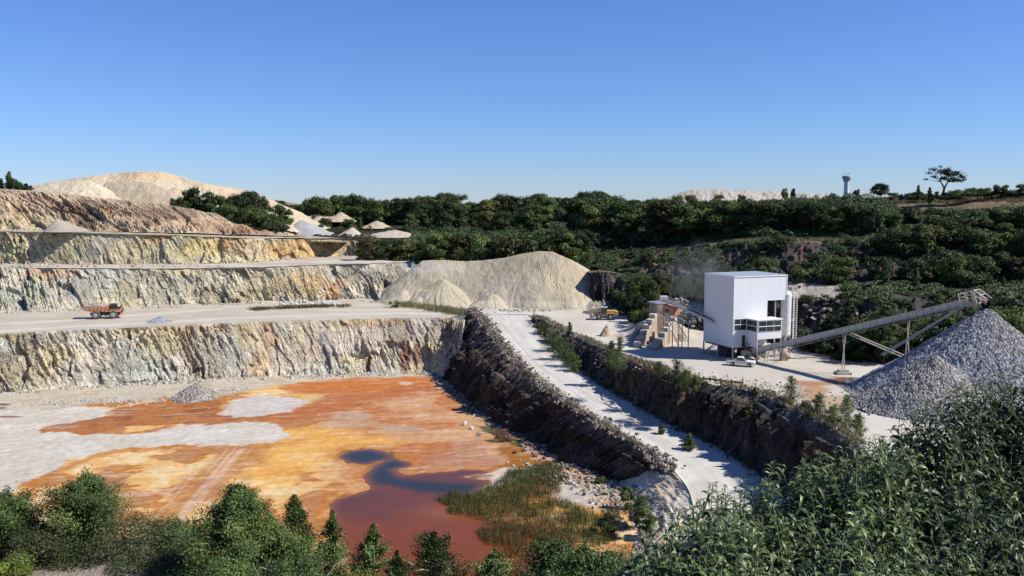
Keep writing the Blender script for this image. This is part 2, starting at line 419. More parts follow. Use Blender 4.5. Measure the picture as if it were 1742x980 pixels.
# ---- middle face
topB = xy([(-330, 447), (-150, 452), (0, 455), (150, 456.5), (300, 457), (450, 454), (560, 450), (620, 449), (660, 447), (700, 446)], ZB)
botB = xy([(-330, 545), (-150, 537), (0, 531), (150, 526), (300, 520), (450, 514), (560, 511), (620, 511), (660, 514), (700, 516)], 0)
botB = [b+np.array([0, -1, -.2]) for b in botB]
midB = [np.array([a[0]*.35+b[0]*.65, min(a[1]-.6, a[1]*.3+b[1]*.7+.8), 2.4]) for a, b in zip(topB, botB)]
blB = [(40, 500, 70, 30, (.40, .43, .38), .85), (130, 495, 40, 28, (.42, .44, .37), .7), (85, 466, 50, 10, (.58, .36, .18), .8), (60, 500, 20, 25, (.50, .48, .26), .5), (0, 470, 20, 15, (.44, .36, .28), .6),
       (250, 490, 110, 30, (.52, .50, .34), .55), (395, 500, 60, 22, (.52, .47, .26), .6), (340, 480, 12, 25, (.38, .28, .18), .5), (520, 480, 50, 30, (.58, .40, .20), .75), (570, 495, 20, 20, (.60, .30, .12), .7),
       (650, 470, 45, 22, (.30, .27, .24), .8), (600, 465, 20, 14, (.34, .28, .2), .6), (500, 490, 25, 25, (.40, .38, .30), .6), (310, 516, 30, 8, (.58, .5, .34), .6), (640, 488, 20, 9, (.60, .50, .3), .6)]
loft("rock_face", [topB, midB, botB], 0.3, 0.3, M['rock'], rock_disp(.7, 0.45, 13, big=.6), rock_color(blB, seed=23), toward=(0.2, -1, .2))

# ---- upper face
bC = [(-330, 446), (-150, 448), (0, 449), (150, 450), (300, 450), (420, 447), (480, 443), (540, 438), (600, 435), (680, 437), (760, 441), (820, 444)]
botC = xy(bC, ZB); botC = [b+np.array([0, -.5, -.2]) for b in botC]
tCy = [388, 391, 393.5, 396.5, 400.5, 405, 407, 408, 410, 412, 416, 420]
topC = [PY(a, y, b[1]+3.0) for (a, _), y, b in zip(bC, tCy, botC)]
blC = [(60, 430, 90, 16, (.48, .48, .26), .7), (30, 405, 60, 10, (.60, .48, .30), .5), (130, 410, 60, 12, (.60, .50, .27), .6), (270, 405, 25, 7, (.60, .30, .14), .7), (390, 410, 30, 20, (.60, .33, .14), .7),
       (330, 425, 50, 18, (.62, .50, .20), .7), (430, 425, 40, 20, (.62, .46, .30), .6), (510, 425, 60, 20, (.62, .38, .15), .85), (600, 422, 40, 16, (.36, .24, .16), .8), (690, 428, 60, 16, (.34, .27, .20), .8), (90, 430, 25, 10, (.50, .46, .36), .5)]
loft("rock_face", [topC, botC], 0.33, 0.33, M['rock'], rock_disp(0.6, 0.5, 33, big=.7), rock_color(blC, seed=43, base=np.array([.72, .62, .40])), toward=(0.2, -1, .2))

# ---- brown bank above, with the overburden
dB = [(-330, 391), (-150, 392), (0, 392.5), (100, 393.5), (200, 394.5), (300, 396), (400, 398), (470, 401), (520, 402)]
yD = [290, 290, 290, 290, 289, 289, 293, 304, 316]
botD = [PY(a, b, y) for (a, b), y in zip(dB, yD)]
tD = [(-330, 318), (-150, 319), (0, 321), (70, 325), (150, 334), (290, 349), (370, 364), (440, 384), (500, 398)]
topD = [PY(a, b, y+24) for (a, b), y in zip(tD, yD)]
midD = [a*.5+b*.5+np.array([0, 3., -.6]) for a, b in zip(botD, topD)]
blD = [(150, 370, 30, 20, (.13, .075, .05), .85), (120, 355, 30, 18, (.20, .13, .09), .7), (182, 362, 12, 12, (.60, .36, .16), .8), (185, 375, 12, 10, (.42, .3, .18), .5), (40, 345, 60, 14, (.58, .40, .24), .7),
       (30, 375, 60, 14, (.60, .50, .28), .7), (60, 340, 90, 14, (.66, .48, .32), .8), (280, 362, 70, 16, (.28, .17, .12), .8), (230, 345, 60, 10, (.45, .32, .22), .7), (350, 385, 70, 14, (.52, .33, .20), .7), (250, 388, 60, 6, (.55, .47, .3), .6), (430, 392, 40, 12, (.42, .25, .14), .8)]
def dispD(S, T, G):
    D, ex = rock_disp(0.9, 0.75, 53, big=1.1)(S, T, G); return D, ex
loft("earth_bank", [topD, midD, botD], 0.4, 0.4, M['rock'], dispD, rock_color(blD, seed=63, base=np.array([.70, .55, .37]), alt=np.array([.72, .60, .42]), alt2=np.array([.56, .39, .25])), toward=(0.2, -1, .5))

def flatcol(c, c2=None, sc=12., seed=0, spots=None):
    c = np.array(c, float); c2 = np.array(c2 if c2 is not None else c*.85)
    def f(x, y, z):
        n = fbm(x/sc, y/sc, o=4, seed=seed); r = mixc(np.broadcast_to(c, (len(x), 3)), c2, sstep(-.25, .35, n))
        if spots:
            px, py = proj(np.stack([x, y, z], 1)); r = blobs(px, py, r, spots, fbm(x/4, y/4, o=3, seed=seed+3), .6)
        return r
    return f
# bench strips
def strip(a, b): return [p[:2] for p in a]+[p[:2] for p in b[::-1]]
sheet("bench_ground", strip([p+np.array([0, -.4, 0]) for p in topB]+[P(760, 447, ZB)], [p+np.array([0, 12, 0]) for p in botC]), 1.0, M['dirt'],
      lambda x, y: ZB+.05+0.25*fbm(x/3, y/3, o=3, seed=5), flatcol((.60, .53, .44), (.50, .43, .34), 10, 5))
zC = lambda x, y: np.interp(x, [p[0] for p in topC], [p[2] for p in topC])
sheet("bench_ground", strip([p+np.array([0, -.5, 0]) for p in topC[:9]], [p+np.array([0, 6, 0]) for p in botD]), 1.2, M['dirt'],
      lambda x, y: zC(x, y)+.02+0.2*fbm(x/3, y/3, o=3, seed=6)+0.02*np.maximum(0, y-285), flatcol((.42, .38, .27), (.50, .42, .32), 8, 6))

# ---- the yard and the first bench: one level
yardN = [(916, 542), (947, 556), (975, 570), (1003, 582), (1035, 595), (1077, 612), (1110, 627), (1148, 639), (1181, 650), (1243, 660), (1300, 671), (1340, 684), (1385, 705), (1430, 730), (1465, 756), (1490, 785)]
polyY = [p[:2] for p in topA[:-1]]+[P(795, 531)[:2], P(808, 535.3)[:2], P(897, 535.3)[:2], P(905, 539)[:2]]+[P(a, b)[:2] for a, b in yardN]+[P(1600, 830)[:2], (130, 95), (200, 180), (160, 300), (-60, 330), (-260, 300)]
blY = [(860, 535, 60, 8, (.64, .61, .56), .7), (1400, 652, 55, 6, (.36, .15, .05), .8), (1385, 668, 25, 18, (.42, .20, .08), .75), (1440, 645, 45, 5, (.25, .08, .025), .95), (1420, 680, 60, 9, (.40, .25, .12), .7), (1450, 692, 60, 6, (.35, .24, .13), .7),
       (1480, 660, 50, 6, (.62, .55, .45), .5), (1440, 616, 30, 6, (.36, .19, .11), .7), (1340, 605, 60, 12, (.50, .48, .45), .5), (1200, 620, 80, 8, (.56, .54, .50), .5), (270, 545, 24, 4, (.42, .42, .43), .7), (690, 525, 60, 5, (.60, .45, .28), .7), (560, 524, 90, 4, (.62, .54, .44), .6), (100, 545, 130, 6, (.52, .45, .37), .7), (430, 535, 60, 3, (.45, .38, .28), .4)]
def zyard(x, y):
    px, py = proj(np.stack([x, y, np.zeros_like(x)], 1))
    return 0.12*fbm(x/5, y/5, o=3, seed=8)+0.5*sstep(.1, .5, fbm(x/16+3, y/7, o=2, seed=9))*(px < 760)*(px > -50)*sstep(236, 246, y)
def colyard(x, y, z):
    c = flatcol((.62, .58, .50), (.55, .50, .42), 14, 8, blY)(x, y, z)
    px, py = proj(np.stack([x, y, z], 1)); n = fbm(x/5, y/2.5, o=4, seed=79)
    left = (px < 790) & (y > 190)
    tan_ = mixc(np.broadcast_to(np.array([.53, .46, .35]), c.shape), np.array([.46, .39, .29]), sstep(-.2, .3, n))
    c = np.where(left[:, None], c*.35+tan_*.65, c)
    for pts, w, col in [([(-150, 573), (0, 564), (140, 555), (260, 549), (420, 540), (600, 534), (740, 533)], 2.3, (.63, .59, .52)), ([(-150, 556), (0, 551), (110, 546), (230, 536), (350, 528), (440, 522), (660, 518)], 2.6, (.62, .58, .50)), ([(560, 528), (720, 527), (900, 527)], 3.5, (.60, .53, .41))]:
        q = [P(a, b) for a, b in pts]; d = np.full(x.shape, 1e9)
        for u, v in zip(q[:-1], q[1:]):
            t = np.clip(((x-u[0])*(v[0]-u[0])+(y-u[1])*(v[1]-u[1]))/((v[0]-u[0])**2+(v[1]-u[1])**2), 0, 1)
            d = np.minimum(d, np.hypot(x-u[0]-t*(v[0]-u[0]), y-u[1]-t*(v[1]-u[1])))
        c = mixc(c, np.array(col), (1-sstep(.5, 1.2, d/w+n*.35))*.85)
    # wheel tracks: pale worn bands along the bench
    tr = fbm(x/26, (y+0.0*x)/1.6, o=3, seed=77)
    c = c*(1+0.10*tr*(x < 0))[:, None]
    tr2 = fbm((x*.3+y*.95)/22, (x*.95-y*.3)/1.4, o=3, seed=78)
    return c*(1+0.07*tr2*(x >= 0))[:, None]
sheet("quarry_yard", polyY, 0.9, M['dirt'], zyard, colyard)

# ---- haul ramp
rL = [(800, 529), (812, 534.6), (838, 560), (860, 587), (893, 627), (929, 653), (970, 687), (1003, 707), (1044, 730), (1077, 750), (1120, 775), (1150, 805), (1172, 835), (1182, 870), (1180, 910), (1170, 985)]
rR = [(893, 529), (898, 534.6), (908, 550), (925, 570), (958, 604), (1003, 642), (1045, 668), (1085, 690), (1135, 718), (1175, 738), (1230, 765), (1278, 797), (1318, 830), (1355, 862), (1420, 900), (1480, 985)]
rampL = [PR(a, b) for a, b in rL]; rampR = [PR(a, b) for a, b in rR]
rampL[0][2] = rampR[0][2] = 0.02; rampL[1][2] = rampR[1][2] = 0.02
def dispR(S, T, G):
    t = T; rut = -0.12*(np.exp(-((t-.32)/.05)**2)+np.exp(-((t-.5)/.05)**2))+0.25*np.exp(-((t-.02)/.03)**2)
    return rut+0.10*fbm(G[..., 0]/3, G[..., 1]/3, o=3, seed=4)
def colR(S, T, G, ex):
    n = fbm(S/10, T*5, o=4, seed=14); tr = fbm(S/40, T*22, o=3, seed=15)
    c = mixc(np.broadcast_to(np.array([.64, .61, .555]), G.shape), np.array([.54, .50, .43]), sstep(-.2, .4, n)*.7)
    c = c*(1+.17*tr)[..., None]
    px, py = proj(G)
    return blobs(px, py, c, [(1085, 715, 30, 16, (.50, .46, .36), .5), (1190, 840, 30, 25, (.44, .39, .32), .6), (880, 560, 30, 8, (.6, .56, .5), .5)], n, .4)
loft("haul_road", [rampL, [a*.5+b*.5 for a, b in zip(rampL, rampR)], rampR], 0.5, 0.5, M['dirt'], dispR, colR, smooth=True, fade=(False, False))

# ---- dark spur between the ramp and the pit
cutL = rL[1:12]; Wb = [(740, 622), (748, 645), (776, 668), (812, 700), (850, 722), (880, 742), (911, 764), (945, 783), (985, 798), (1022, 808), (1062, 822)]
W0r = [PR(a, b) for a, b in cutL]
Wbot = [P(a, b, ZP-.2) for a, b in Wb]
crestW, upW, loW = [], [], []
bermh = [1.8, 1.9, 1.3, 1.0, .9, .8, .8, .7, .7, .6, .4]
for i, (a, b) in enumerate(zip(W0r, Wbot)):
    d = b-a; d[2] = 0; L = np.linalg.norm(d); d /= L
    H = a[2]-ZP
    cr = a+d*min(1.6, L*.2)+np.array([0, 0, bermh[i]]); crestW.append(cr)
    u = a+d*L*.50; u[2] = ZP+H*.78; upW.append(u)
    l = a+d*L*.84; l[2] = ZP+H*.16; loW.append(l)
def dispW(S, T, G):
    D, ex = rock_disp(1.25, -0.15, 73)(S*1.0, T, G)
    return D*np.where(T < .9, .25, 1.0)*np.where(T < 2, .55, 1.0), ex
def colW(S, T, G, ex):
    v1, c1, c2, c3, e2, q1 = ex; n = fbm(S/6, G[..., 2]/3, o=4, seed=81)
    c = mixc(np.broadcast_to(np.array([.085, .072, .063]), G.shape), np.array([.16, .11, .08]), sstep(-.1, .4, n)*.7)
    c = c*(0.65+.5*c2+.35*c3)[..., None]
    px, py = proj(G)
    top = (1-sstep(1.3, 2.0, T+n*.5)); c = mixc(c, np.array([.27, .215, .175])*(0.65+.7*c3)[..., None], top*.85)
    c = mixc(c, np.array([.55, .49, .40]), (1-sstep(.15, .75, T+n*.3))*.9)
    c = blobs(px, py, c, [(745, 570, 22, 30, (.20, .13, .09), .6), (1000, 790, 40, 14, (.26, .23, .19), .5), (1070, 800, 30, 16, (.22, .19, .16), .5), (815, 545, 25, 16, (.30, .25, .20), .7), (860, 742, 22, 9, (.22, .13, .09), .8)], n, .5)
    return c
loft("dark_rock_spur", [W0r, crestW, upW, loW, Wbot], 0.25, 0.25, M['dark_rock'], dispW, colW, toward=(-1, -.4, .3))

# ---- cut between the ramp and the yard
yT = [(909, 541), (930, 549), (955, 561), (985, 576), (1012, 588), (1052, 604), (1095, 622), (1140, 638), (1180, 651), (1240, 661), (1298, 672), (1350, 692), (1400, 716), (1440, 740), (1475, 772)]
yF = [(901, 546), (916, 562), (935, 582), (962, 606), (987, 628), (1020, 652), (1062, 678), (1105, 702), (1150, 725), (1195, 748), (1244, 776), (1288, 803), (1324, 831), (1362, 865), (1430, 905)]
Y0 = [P(a, b, 0.0) for a, b in yT]; Yb = [PR(a, b, -.3) for a, b in yF]
berm, Y1, Y2, Y3 = [], [], [], []
for i, (a, b) in enumerate(zip(Y0, Yb)):
    d = b-a; d[2] = 0; L = np.linalg.norm(d); d /= L; H = -b[2]
    r = a-d*1.2; r[2] = -.1; berm.append(r)
    c = a+d*L*.10; c[2] = .55+.15*math.sin(i*2.1); Y1.append(c)
    u = a+d*L*.42; u[2] = -H*.13; Y2.append(u)
    l = a+d*L*.85; l[2] = -H*.82; Y3.append(l)
def dispY(S, T, G):
    D, ex = rock_disp(1.2, -0.05, 93, tex=1.2)(S, T, G)
    return D*np.where(T < 2, .25, 1.0)*sstep(0, 14, S), ex
def colY(S, T, G, ex):
    v1, c1, c2, c3, e2, q1 = ex; n = fbm(S/6, G[..., 2]/3, o=4, seed=101)
    st = fbm(S/1.2, G[..., 2]/9, o=3, seed=102)
    c = mixc(np.broadcast_to(np.array([.075, .065, .06]), G.shape), np.array([.20, .135, .09]), sstep(.0, .45, st+n*.4)*.6)
    c = c*(0.65+.5*c2+.35*c3)[..., None]
    top = 1-sstep(1.4, 2.3, T+n*.4)
    c = mixc(c, np.array([.20, .18, .165])*(0.8+.4*c3)[..., None], top*.85)
    c = mixc(c, np.array([.50, .45, .37]), (1-sstep(.4, 1.1, T+n*.4))*.9)
    px, py = proj(G)
    c = blobs(px, py, c, [(960, 585, 30, 20, (.24, .18, .13), .6), (1065, 660, 30, 30, (.22, .14, .09), .7), (1130, 700, 30, 20, (.24, .19, .14), .5), (1395, 700, 40, 16, (.17, .14, .12), .5)], n, .5)
    return c
loft("dark_rock_cut", [berm, Y1, Y2, Y3, Yb], 0.25, 0.25, M['dark_rock'], dispY, colY, toward=(-1, -.4, .3))

# ---- pale bank below the ramp
bk0 = [PR(a, b, .03) for a, b in [(1100, 762), (1120, 775), (1150, 805), (1173, 835), (1184, 870), (1182, 910), (1172, 985), (1160, 1100)]]
bk1 = [P(a, b, ZP-.2) for a, b in [(1035, 800), (1042, 812), (1055, 828), (1062, 850), (1070, 880), (1075, 920), (1070, 985), (1060, 1100)]]
def colK(S, T, G, ex):
    n = fbm(S/3, T*4, o=4, seed=111); c = mixc(np.broadcast_to(np.array([.62, .56, .45]), G.shape), np.array([.58, .44, .27]), sstep(0, .5, n))
    px, py = proj(G)
    return blobs(px, py, c, [(1095, 790, 45, 18, (.24, .20, .17), .85), (1130, 835, 20, 16, (.62, .50, .34), .7), (1085, 860, 26, 30, (.26, .22, .18), .7), (1100, 930, 50, 30, (.40, .30, .22), .6)], n, .6)
def dispK(S, T, G):
    v, c, e = facets(S/1.3, T*4, 115, 1.0); v2, _, _ = facets(S/.5, T*10, 116, 1.0)
    return .5*fbm(S/3, T*3, o=4, seed=112)+(.05*v+.03*v2)*(1+3.5*sstep(.1, .35, fbm(S/4, T*2, o=2, seed=117)))
loft("pale_bank", [bk0, [a*.55+b*.45+np.array([0, 0, .5]) for a, b in zip(bk0, bk1)], bk1], 0.22, 0.22, M['dirt'], dispK, colK, toward=(-1, -.3, .8))

# ---- pit floor
def pp(lst): return np.array([P(a, b, ZP) for a, b in lst])
F_pale = [(-400, 690), (0, 700), (120, 692), (185, 697), (180, 710), (90, 722), (70, 733), (140, 738), (250, 735), (330, 722), (440, 712), (475, 722), (497, 745), (440, 757), (300, 757), (230, 760), (160, 772), (90, 798), (45, 822), (20, 850), (-400, 980)]
F_band = [(185, 697), (250, 685), (310, 678), (385, 681), (372, 698), (380, 708), (440, 709), (470, 702), (500, 700), (446, 716), (330, 722), (250, 722), (200, 727), (150, 737), (75, 734), (85, 722), (150, 712), (205, 705)]
F_talus = [(-400, 650), (0, 650), (700, 628), (740, 632), (732, 642), (600, 643), (470, 655), (390, 672), (300, 676), (200, 684), (120, 692), (0, 699), (-400, 700)]
F_white2 = [(378, 704), (400, 682), (440, 674), (500, 673), (527, 680), (512, 690), (470, 708), (430, 712), (395, 710)]
F_wedge = [(905, 792), (870, 798), (835, 806), (770, 812), (838, 815), (822, 832), (800, 850), (860, 826), (900, 806)]
F_rpale = [(945, 822), (1000, 812), (1060, 815), (1065, 840), (1040, 856), (1000, 866), (950, 852), (940, 838)]
F_gold = [(470, 740), (520, 725), (640, 742), (700, 752), (640, 762), (600, 768), (520, 800), (470, 830), (380, 800), (440, 765)]
F_track = [(395, 757), (460, 760), (440, 790), (370, 830), (320, 895), (275, 915), (235, 905), (270, 870), (320, 810)]
F_wet = [(843, 760), (872, 755), (935, 780), (920, 800), (870, 795), (820, 800), (850, 790), (857, 775)]
F_green = [(805, 722), (850, 733), (890, 756), (880, 762), (845, 752), (820, 738)]
F_red = [(480, 700), (560, 672), (640, 668), (735, 650), (745, 668), (640, 685), (560, 700), (500, 716), (440, 738), (415, 730)]
F_orTop = [(470, 655), (540, 644), (735, 640), (745, 655), (660, 668), (560, 672), (500, 668)]
F_mauve = [(800, 748), (855, 770), (865, 785), (830, 798), (740, 803), (700, 790), (740, 770)]
WATER = [(571, 775), (594, 766), (630, 762), (655, 767), (676, 780), (703, 788), (693, 794), (672, 798), (688, 807), (714, 804), (757, 801), (790, 797), (820, 799), (834, 803), (790, 811), (838, 816), (815, 834), (800, 852), (830, 880), (900, 900), (960, 930), (940, 1010), (860, 1060), (640, 1040), (590, 960), (565, 900), (560, 858), (573, 847), (600, 840), (627, 831), (618, 810), (625, 800), (641, 788), (656, 782), (618, 790), (590, 786)]
CHAN = [(600, 775), (640, 778), (668, 786), (655, 800), (645, 812), (680, 822), (740, 828), (800, 830)]
def colfloor(x, y, z):
    n = fbm(x/7, y/7, o=5, seed=121); n2 = fbm(x/3, y/3, o=4, seed=122); n3 = fbm(x/20, y/20, o=3, seed=123)
    n4 = fbm(x/1.1, y/1.1, o=3, seed=127); wx = x+1.8*fbm(x/5, y/5, o=5, seed=124)+.8*n2+.5*n4; wy = y+3.2*fbm(x/5+9, y/5, o=5, seed=125)+1.0*n4
    st = fbm((x*.96+y*.28)/9, (-x*.28+y*.96)/1.6, o=4, seed=126)
    Yl = np.array([.72, .45, .165]); Or = np.array([.49, .18, .034])
    fy_ = n*.9+st*.3+.35*n2+.15*n4; c = mixc(np.broadcast_to(Yl, (len(x), 3)), Or, sstep(-.02, .10, fy_)); c = mixc(c, np.array([.44, .23, .10]), sstep(.20, .25, fy_)*.8); c = mixc(c, np.array([.78, .58, .30]), 1-sstep(-.34, -.24, fy_))
    def lay(poly, col, w=1.0, soft=.8, grow=0.0):
        nonlocal c
        d = poly_sd(wx, wy, pp(poly))-grow
        a = (1-sstep(-soft, soft, d))*w
        c = mixc(c, np.array(col) if np.ndim(col) == 1 else col, a); return d
    px, py = proj(np.stack([x, y, z], 1))
    # everything right of the yellow flats is browner
    rt = sstep(470, 620, px+n3*60)*(1-sstep(800, 900, py))
    c = mixc(c, mixc(np.broadcast_to(np.array([.54, .28, .14]), c.shape), np.array([.48, .17, .05]), sstep(-.1, .35, n+st*.4)), rt*.85)
    lay(F_gold, (.76, .41, .09), .8, 3)
    lay(F_orTop, (.53, .17, .035), .9, 1.5); lay(F_red, (.45, .145, .045), .85, 2.0)
    lay(F_mauve, (.42, .22, .14), .7, 2.5)
    c = blobs(px, py, c, [(600, 708, 38, 9, (.48, .38, .28), .7), (600, 722, 50, 7, (.50, .36, .24), .6), (680, 729, 50, 7, (.46, .34, .24), .75), (690, 652, 13, 3, (.6, .5, .4), .8),
                          (172, 823, 50, 12, (.40, .20, .085), 1.0), (195, 795, 25, 5, (.52, .27, .10), .7), (385, 836, 52, 15, (.42, .19, .06), 1.0), (350, 903, 42, 12, (.45, .20, .06), 1.0), (410, 808, 30, 9, (.60, .30, .09), .6)], n2, .5)
    # wheel marks
    dl = poly_sd(wx, wy, pp(F_track)); ln = vnoise((x*.997+y*.083)/.6, y/40, seed=131)+.5*vnoise((x*.997+y*.083)/.25, y/25, seed=132)
    c = mixc(c, mixc(np.broadcast_to(np.array([.60, .40, .27]), c.shape), np.array([.46, .20, .06]), sstep(-.2, .4, ln)), (1-sstep(-1.5, 1.5, dl))*.8)
    dp = lay(F_pale, mixc(np.broadcast_to(np.array([.63, .585, .51]), c.shape), np.array([.58, .52, .42]), sstep(-.3, .3, n)), 1, .35)
    rim = np.exp(-((dp-1.6)/1.3)**2)*sstep(735, 760, py); c = mixc(c, np.array([.48, .19, .04]), rim*.8)
    lay(F_white2, (.58, .54, .49), .95, .7)
    lay(F_talus, mixc(np.broadcast_to(np.array([.55, .50, .40]), c.shape), np.array([.50, .44, .33]), sstep(-.2, .3, n2)), .95, 1.2)
    lay(F_band, mixc(np.broadcast_to(np.array([.42, .15, .035]), c.shape), np.array([.26, .09, .04]), sstep(0, .4, n2+st*.5)), .95, .5)
    lay(F_rpale, mixc(np.broadcast_to(np.array([.56, .53, .48]), c.shape), np.array([.52, .38, .24]), sstep(-.1, .35, n2)), .9, 1.4); c = blobs(px, py, c, [(1000, 870, 50, 9, (.62, .32, .09), .85), (1010, 940, 60, 40, (.45, .26, .12), .6)], n2, .5)
    # stain round the water
    dw = poly_sd(wx, wy, pp(WATER)); c = mixc(c, np.array([.46, .17, .03]), np.exp(-(np.maximum(dw, 0)/2.2)**1.3)*.85)
    c = mixc(c, np.array([.28, .12, .05]), (1-sstep(-.3, .5, dw)))
    lay(F_wedge, (.58, .53, .43), .95, .5)
    lay(F_wet, (.33, .12, .012), .97, .6); lay(F_green, (.055, .07, .012), .95, .4)
    c = blobs(px, py, c, [(5, 688, 14, 2.5, (.12, .08, .06), .9), (2, 694, 10, 1.5, (.15, .07, .05), .9), (12, 709, 30, 2, (.25, .10, .07), .9)], n2, .3)
    s3 = fbm((x*.97+y*.2)/7, (-x*.2+y*.97)/.8, o=4, seed=133); s4 = fbm(x/1.6, y/.7, o=3, seed=134)
    c = mixc(c, c*np.array([.80, .66, .50]), sstep(.12, .38, s3+.5*n2)*.4*(1-sstep(-3, 0, -dp)*.6)); c = mixc(c, np.array([.68, .60, .48]), sstep(.30, .5, s3*-1+.6*n2)*.3)
    return c*(1+.07*n2+.10*s4)[:, None]
gx = np.arange(-175, 62, .33); gy = np.arange(72, 245, .33)
GX, GY = np.meshgrid(gx, gy)
fx, fy = GX.ravel(), GY.ravel()
dwat = poly_sd(fx, fy, pp(WATER))
fz = ZP+0.10*fbm(fx/4, fy/4, o=4, seed=128)+.10*fbm(fx/1.2, fy/1.2, o=2, seed=129)-.35*(1-sstep(-1.5, .6, dwat+.5*fbm(fx/2, fy/2, o=3, seed=130)))
mk("pit_floor", np.stack([fx, fy, fz], 1), gridF(len(gy), len(gx)), M['mud'], colfloor(fx, fy, fz), True, kind="structure")

# ---- the pool: murky water, deep and clear in the channel
mw, nt, b = new_mat("murky water"); N = nt.nodes; L = nt.links
at = N.new("ShaderNodeAttribute"); at.attribute_name = "Col"; L.new(at.outputs["Color"], b.inputs["Base Color"])
b.inputs["Roughness"].default_value = 0.07; b.inputs["IOR"].default_value = 1.33; b.inputs["Specular IOR Level"].default_value = .22
tn = N.new("ShaderNodeTexNoise"); tn.inputs["Scale"].default_value = 1.6; tn.inputs["Detail"].default_value = 3
tc = N.new("ShaderNodeTexCoord"); L.new(tc.outputs["Object"], tn.inputs["Vector"])
bp = N.new("ShaderNodeBump"); bp.inputs["Strength"].default_value = .10; bp.inputs["Distance"].default_value = .02
L.new(tn.outputs[0], bp.inputs["Height"]); L.new(bp.outputs[0], b.inputs["Normal"])
def colwater(x, y, z):
    n = fbm(x/6, y/6, o=4, seed=141)
    ch = pp(CHAN); d = np.full(x.shape, 1e9)
    for i in range(len(ch)-1):
        a, e = ch[i], ch[i+1]; t = np.clip(((x-a[0])*(e[0]-a[0])+(y-a[1])*(e[1]-a[1]))/((e[0]-a[0])**2+(e[1]-a[1])**2), 0, 1)
        d = np.minimum(d, np.hypot(x-a[0]-t*(e[0]-a[0]), y-a[1]-t*(e[1]-a[1]))/np.interp(i+t, [0, 1, 2, 4, 5, 8], [5, 5, 3, 3, 2.4, 2]))
    px, py = proj(np.stack([x, y, z], 1))
    c = mixc(np.broadcast_to(np.array([.095, .034, .022]), (len(x), 3)), np.array([.165, .042, .010]), sstep(815, 920, py+n*70)+.0)
    c = mixc(c, np.array([.26, .09, .03]), np.exp(-((np.hypot((px-770)/60, (py-870)/14)+n*.5)**2))*.6)
    c = mixc(c, np.array([.022, .028, .030]), (1-sstep(.45, 1.35, d+n*.45))*.95)
    e = -poly_sd(x, y, pp(WATER)); c = mixc(c, np.array([.22, .08, .02]), np.exp(-(e/1.0)**2)*.7*(px > 560))
    return c
sheet("pool_water", pp(WATER)[:, :2], .8, mw, lambda x, y: np.full(x.shape, ZP-.10), colwater)

# ---- foreground slope under the camera
def zslope(x, y):
    zl = np.interp(y, [-30, 2, 8, 16, 25, 32, 39.5, 42, 70, 90], [29, 28.0, 24.6, 20.6, 16.6, 15.0, 14.6, 13.2, -13.6, -14.5])
    zr = np.interp(y, [-30, 2, 5, 9, 16, 25, 33, 40, 60, 90], [29, 28.0, 26.6, 24.0, 19.6, 14.0, 9.5, 4.5, -13.6, -14.5])
    t = sstep(-14, -6, x+0.12*(y-30)); z = zl*(1-t)+zr*t
    return z+(.35*fbm(x/4, y/4, o=4, seed=151)+.12*fbm(x/.9, y/.9, o=2, seed=152))*sstep(3, 10, np.abs(y)+np.abs(x))
sx, sy = np.meshgrid(np.arange(-90, 75, .5), np.arange(-25, 84, .5)); sx = sx.ravel(); sy = sy.ravel(); sz = zslope(sx, sy)
nn = fbm(sx/3, sy/3, o=4, seed=153)
cs = mixc(np.broadcast_to(np.array([.40, .34, .27]), (len(sx), 3)), np.array([.14, .15, .07]), sstep(-.15, .25, nn+(sy > 40)*.35+(sy < 28)*.2+(sx > -12)*.3))
mk("foreground_slope", np.stack([sx, sy, sz], 1), gridF(len(np.arange(-25, 84, .5)), len(np.arange(-90, 75, .5))), M['scrub'], cs, True, kind="structure")

# ---- hill behind and to the right
HP = [470, 620, 760, 900, 1010, 1100, 1200, 1300, 1400, 1500, 1600, 1742, 1950, 2300]
rows_def = [
 [(325, 9.5), (318, 9.5), (312, 9.5), (283, -.3), (262, -.3), (228, -.3), (206, -.3), (192, -.3), (176, -.3), (165, -.3), (160, -.3), (158, -.3), (158, -.3), (158, -.3)],
 [(332, 17), (326, 16), (318, 15), (292, 10), (266, 9.5), (242, 6), (216, 6.5), (199, 8.5), (188, 10), (181, 11), (180, 11), (178, 11), (178, 11), (178, 11)],
 [(342, 17.5), (335, 17), (325, 16), (300, 12), (275, 12), (256, 10), (238, 10), (222, 11), (206, 11.2), (198, 12), (196, 12), (192, 12), (190, 12), (188, 12)],
 [(350, 18), (345, 17.5), (335, 17), (312, 14), (290, 14), (272, 15), (258, 17.5), (240, 19.5), (228, 20), (218, 20.6), (212, 21), (206, 21), (200, 21), (196, 21)],
 [(365, 19), (355, 18), (345, 18), (322, 15), (300, 16), (284, 17), (268, 18.3), (249, 19.8), (237, 20.4), (227, 20.8), (221, 21.2), (214, 21.2), (208, 21), (204, 21)],
 [(410, 22), (405, 21.5), (395, 20), (375, 19), (350, 21), (330, 25), (312, 28), (300, 29.5), (288, 30.3), (278, 30.5), (268, 30.6), (252, 30.8), (242, 31), (236, 31)],
 [(440, 25), (430, 24), (425, 23), (405, 22), (380, 24), (360, 27), (335, 29), (315, 30), (298, 31), (286, 31.3), (276, 31.9), (262, 33.0), (254, 34.5), (250, 35)],
 [(640, 28.5), (640, 28.5), (640, 28.5), (640, 28.5), (640, 28.5), (640, 28.5), (640, 28.8), (640, 29), (640, 29), (640, 29.5), (640, 29.5), (640, 29.5), (640, 29.5), (640, 29.5)]]
HR = []
for r in rows_def: HR.append([np.array([(px-W0/2)/FPX*(y*CP+0.5), y, z]) for px, (y, z) in zip(HP, r)])
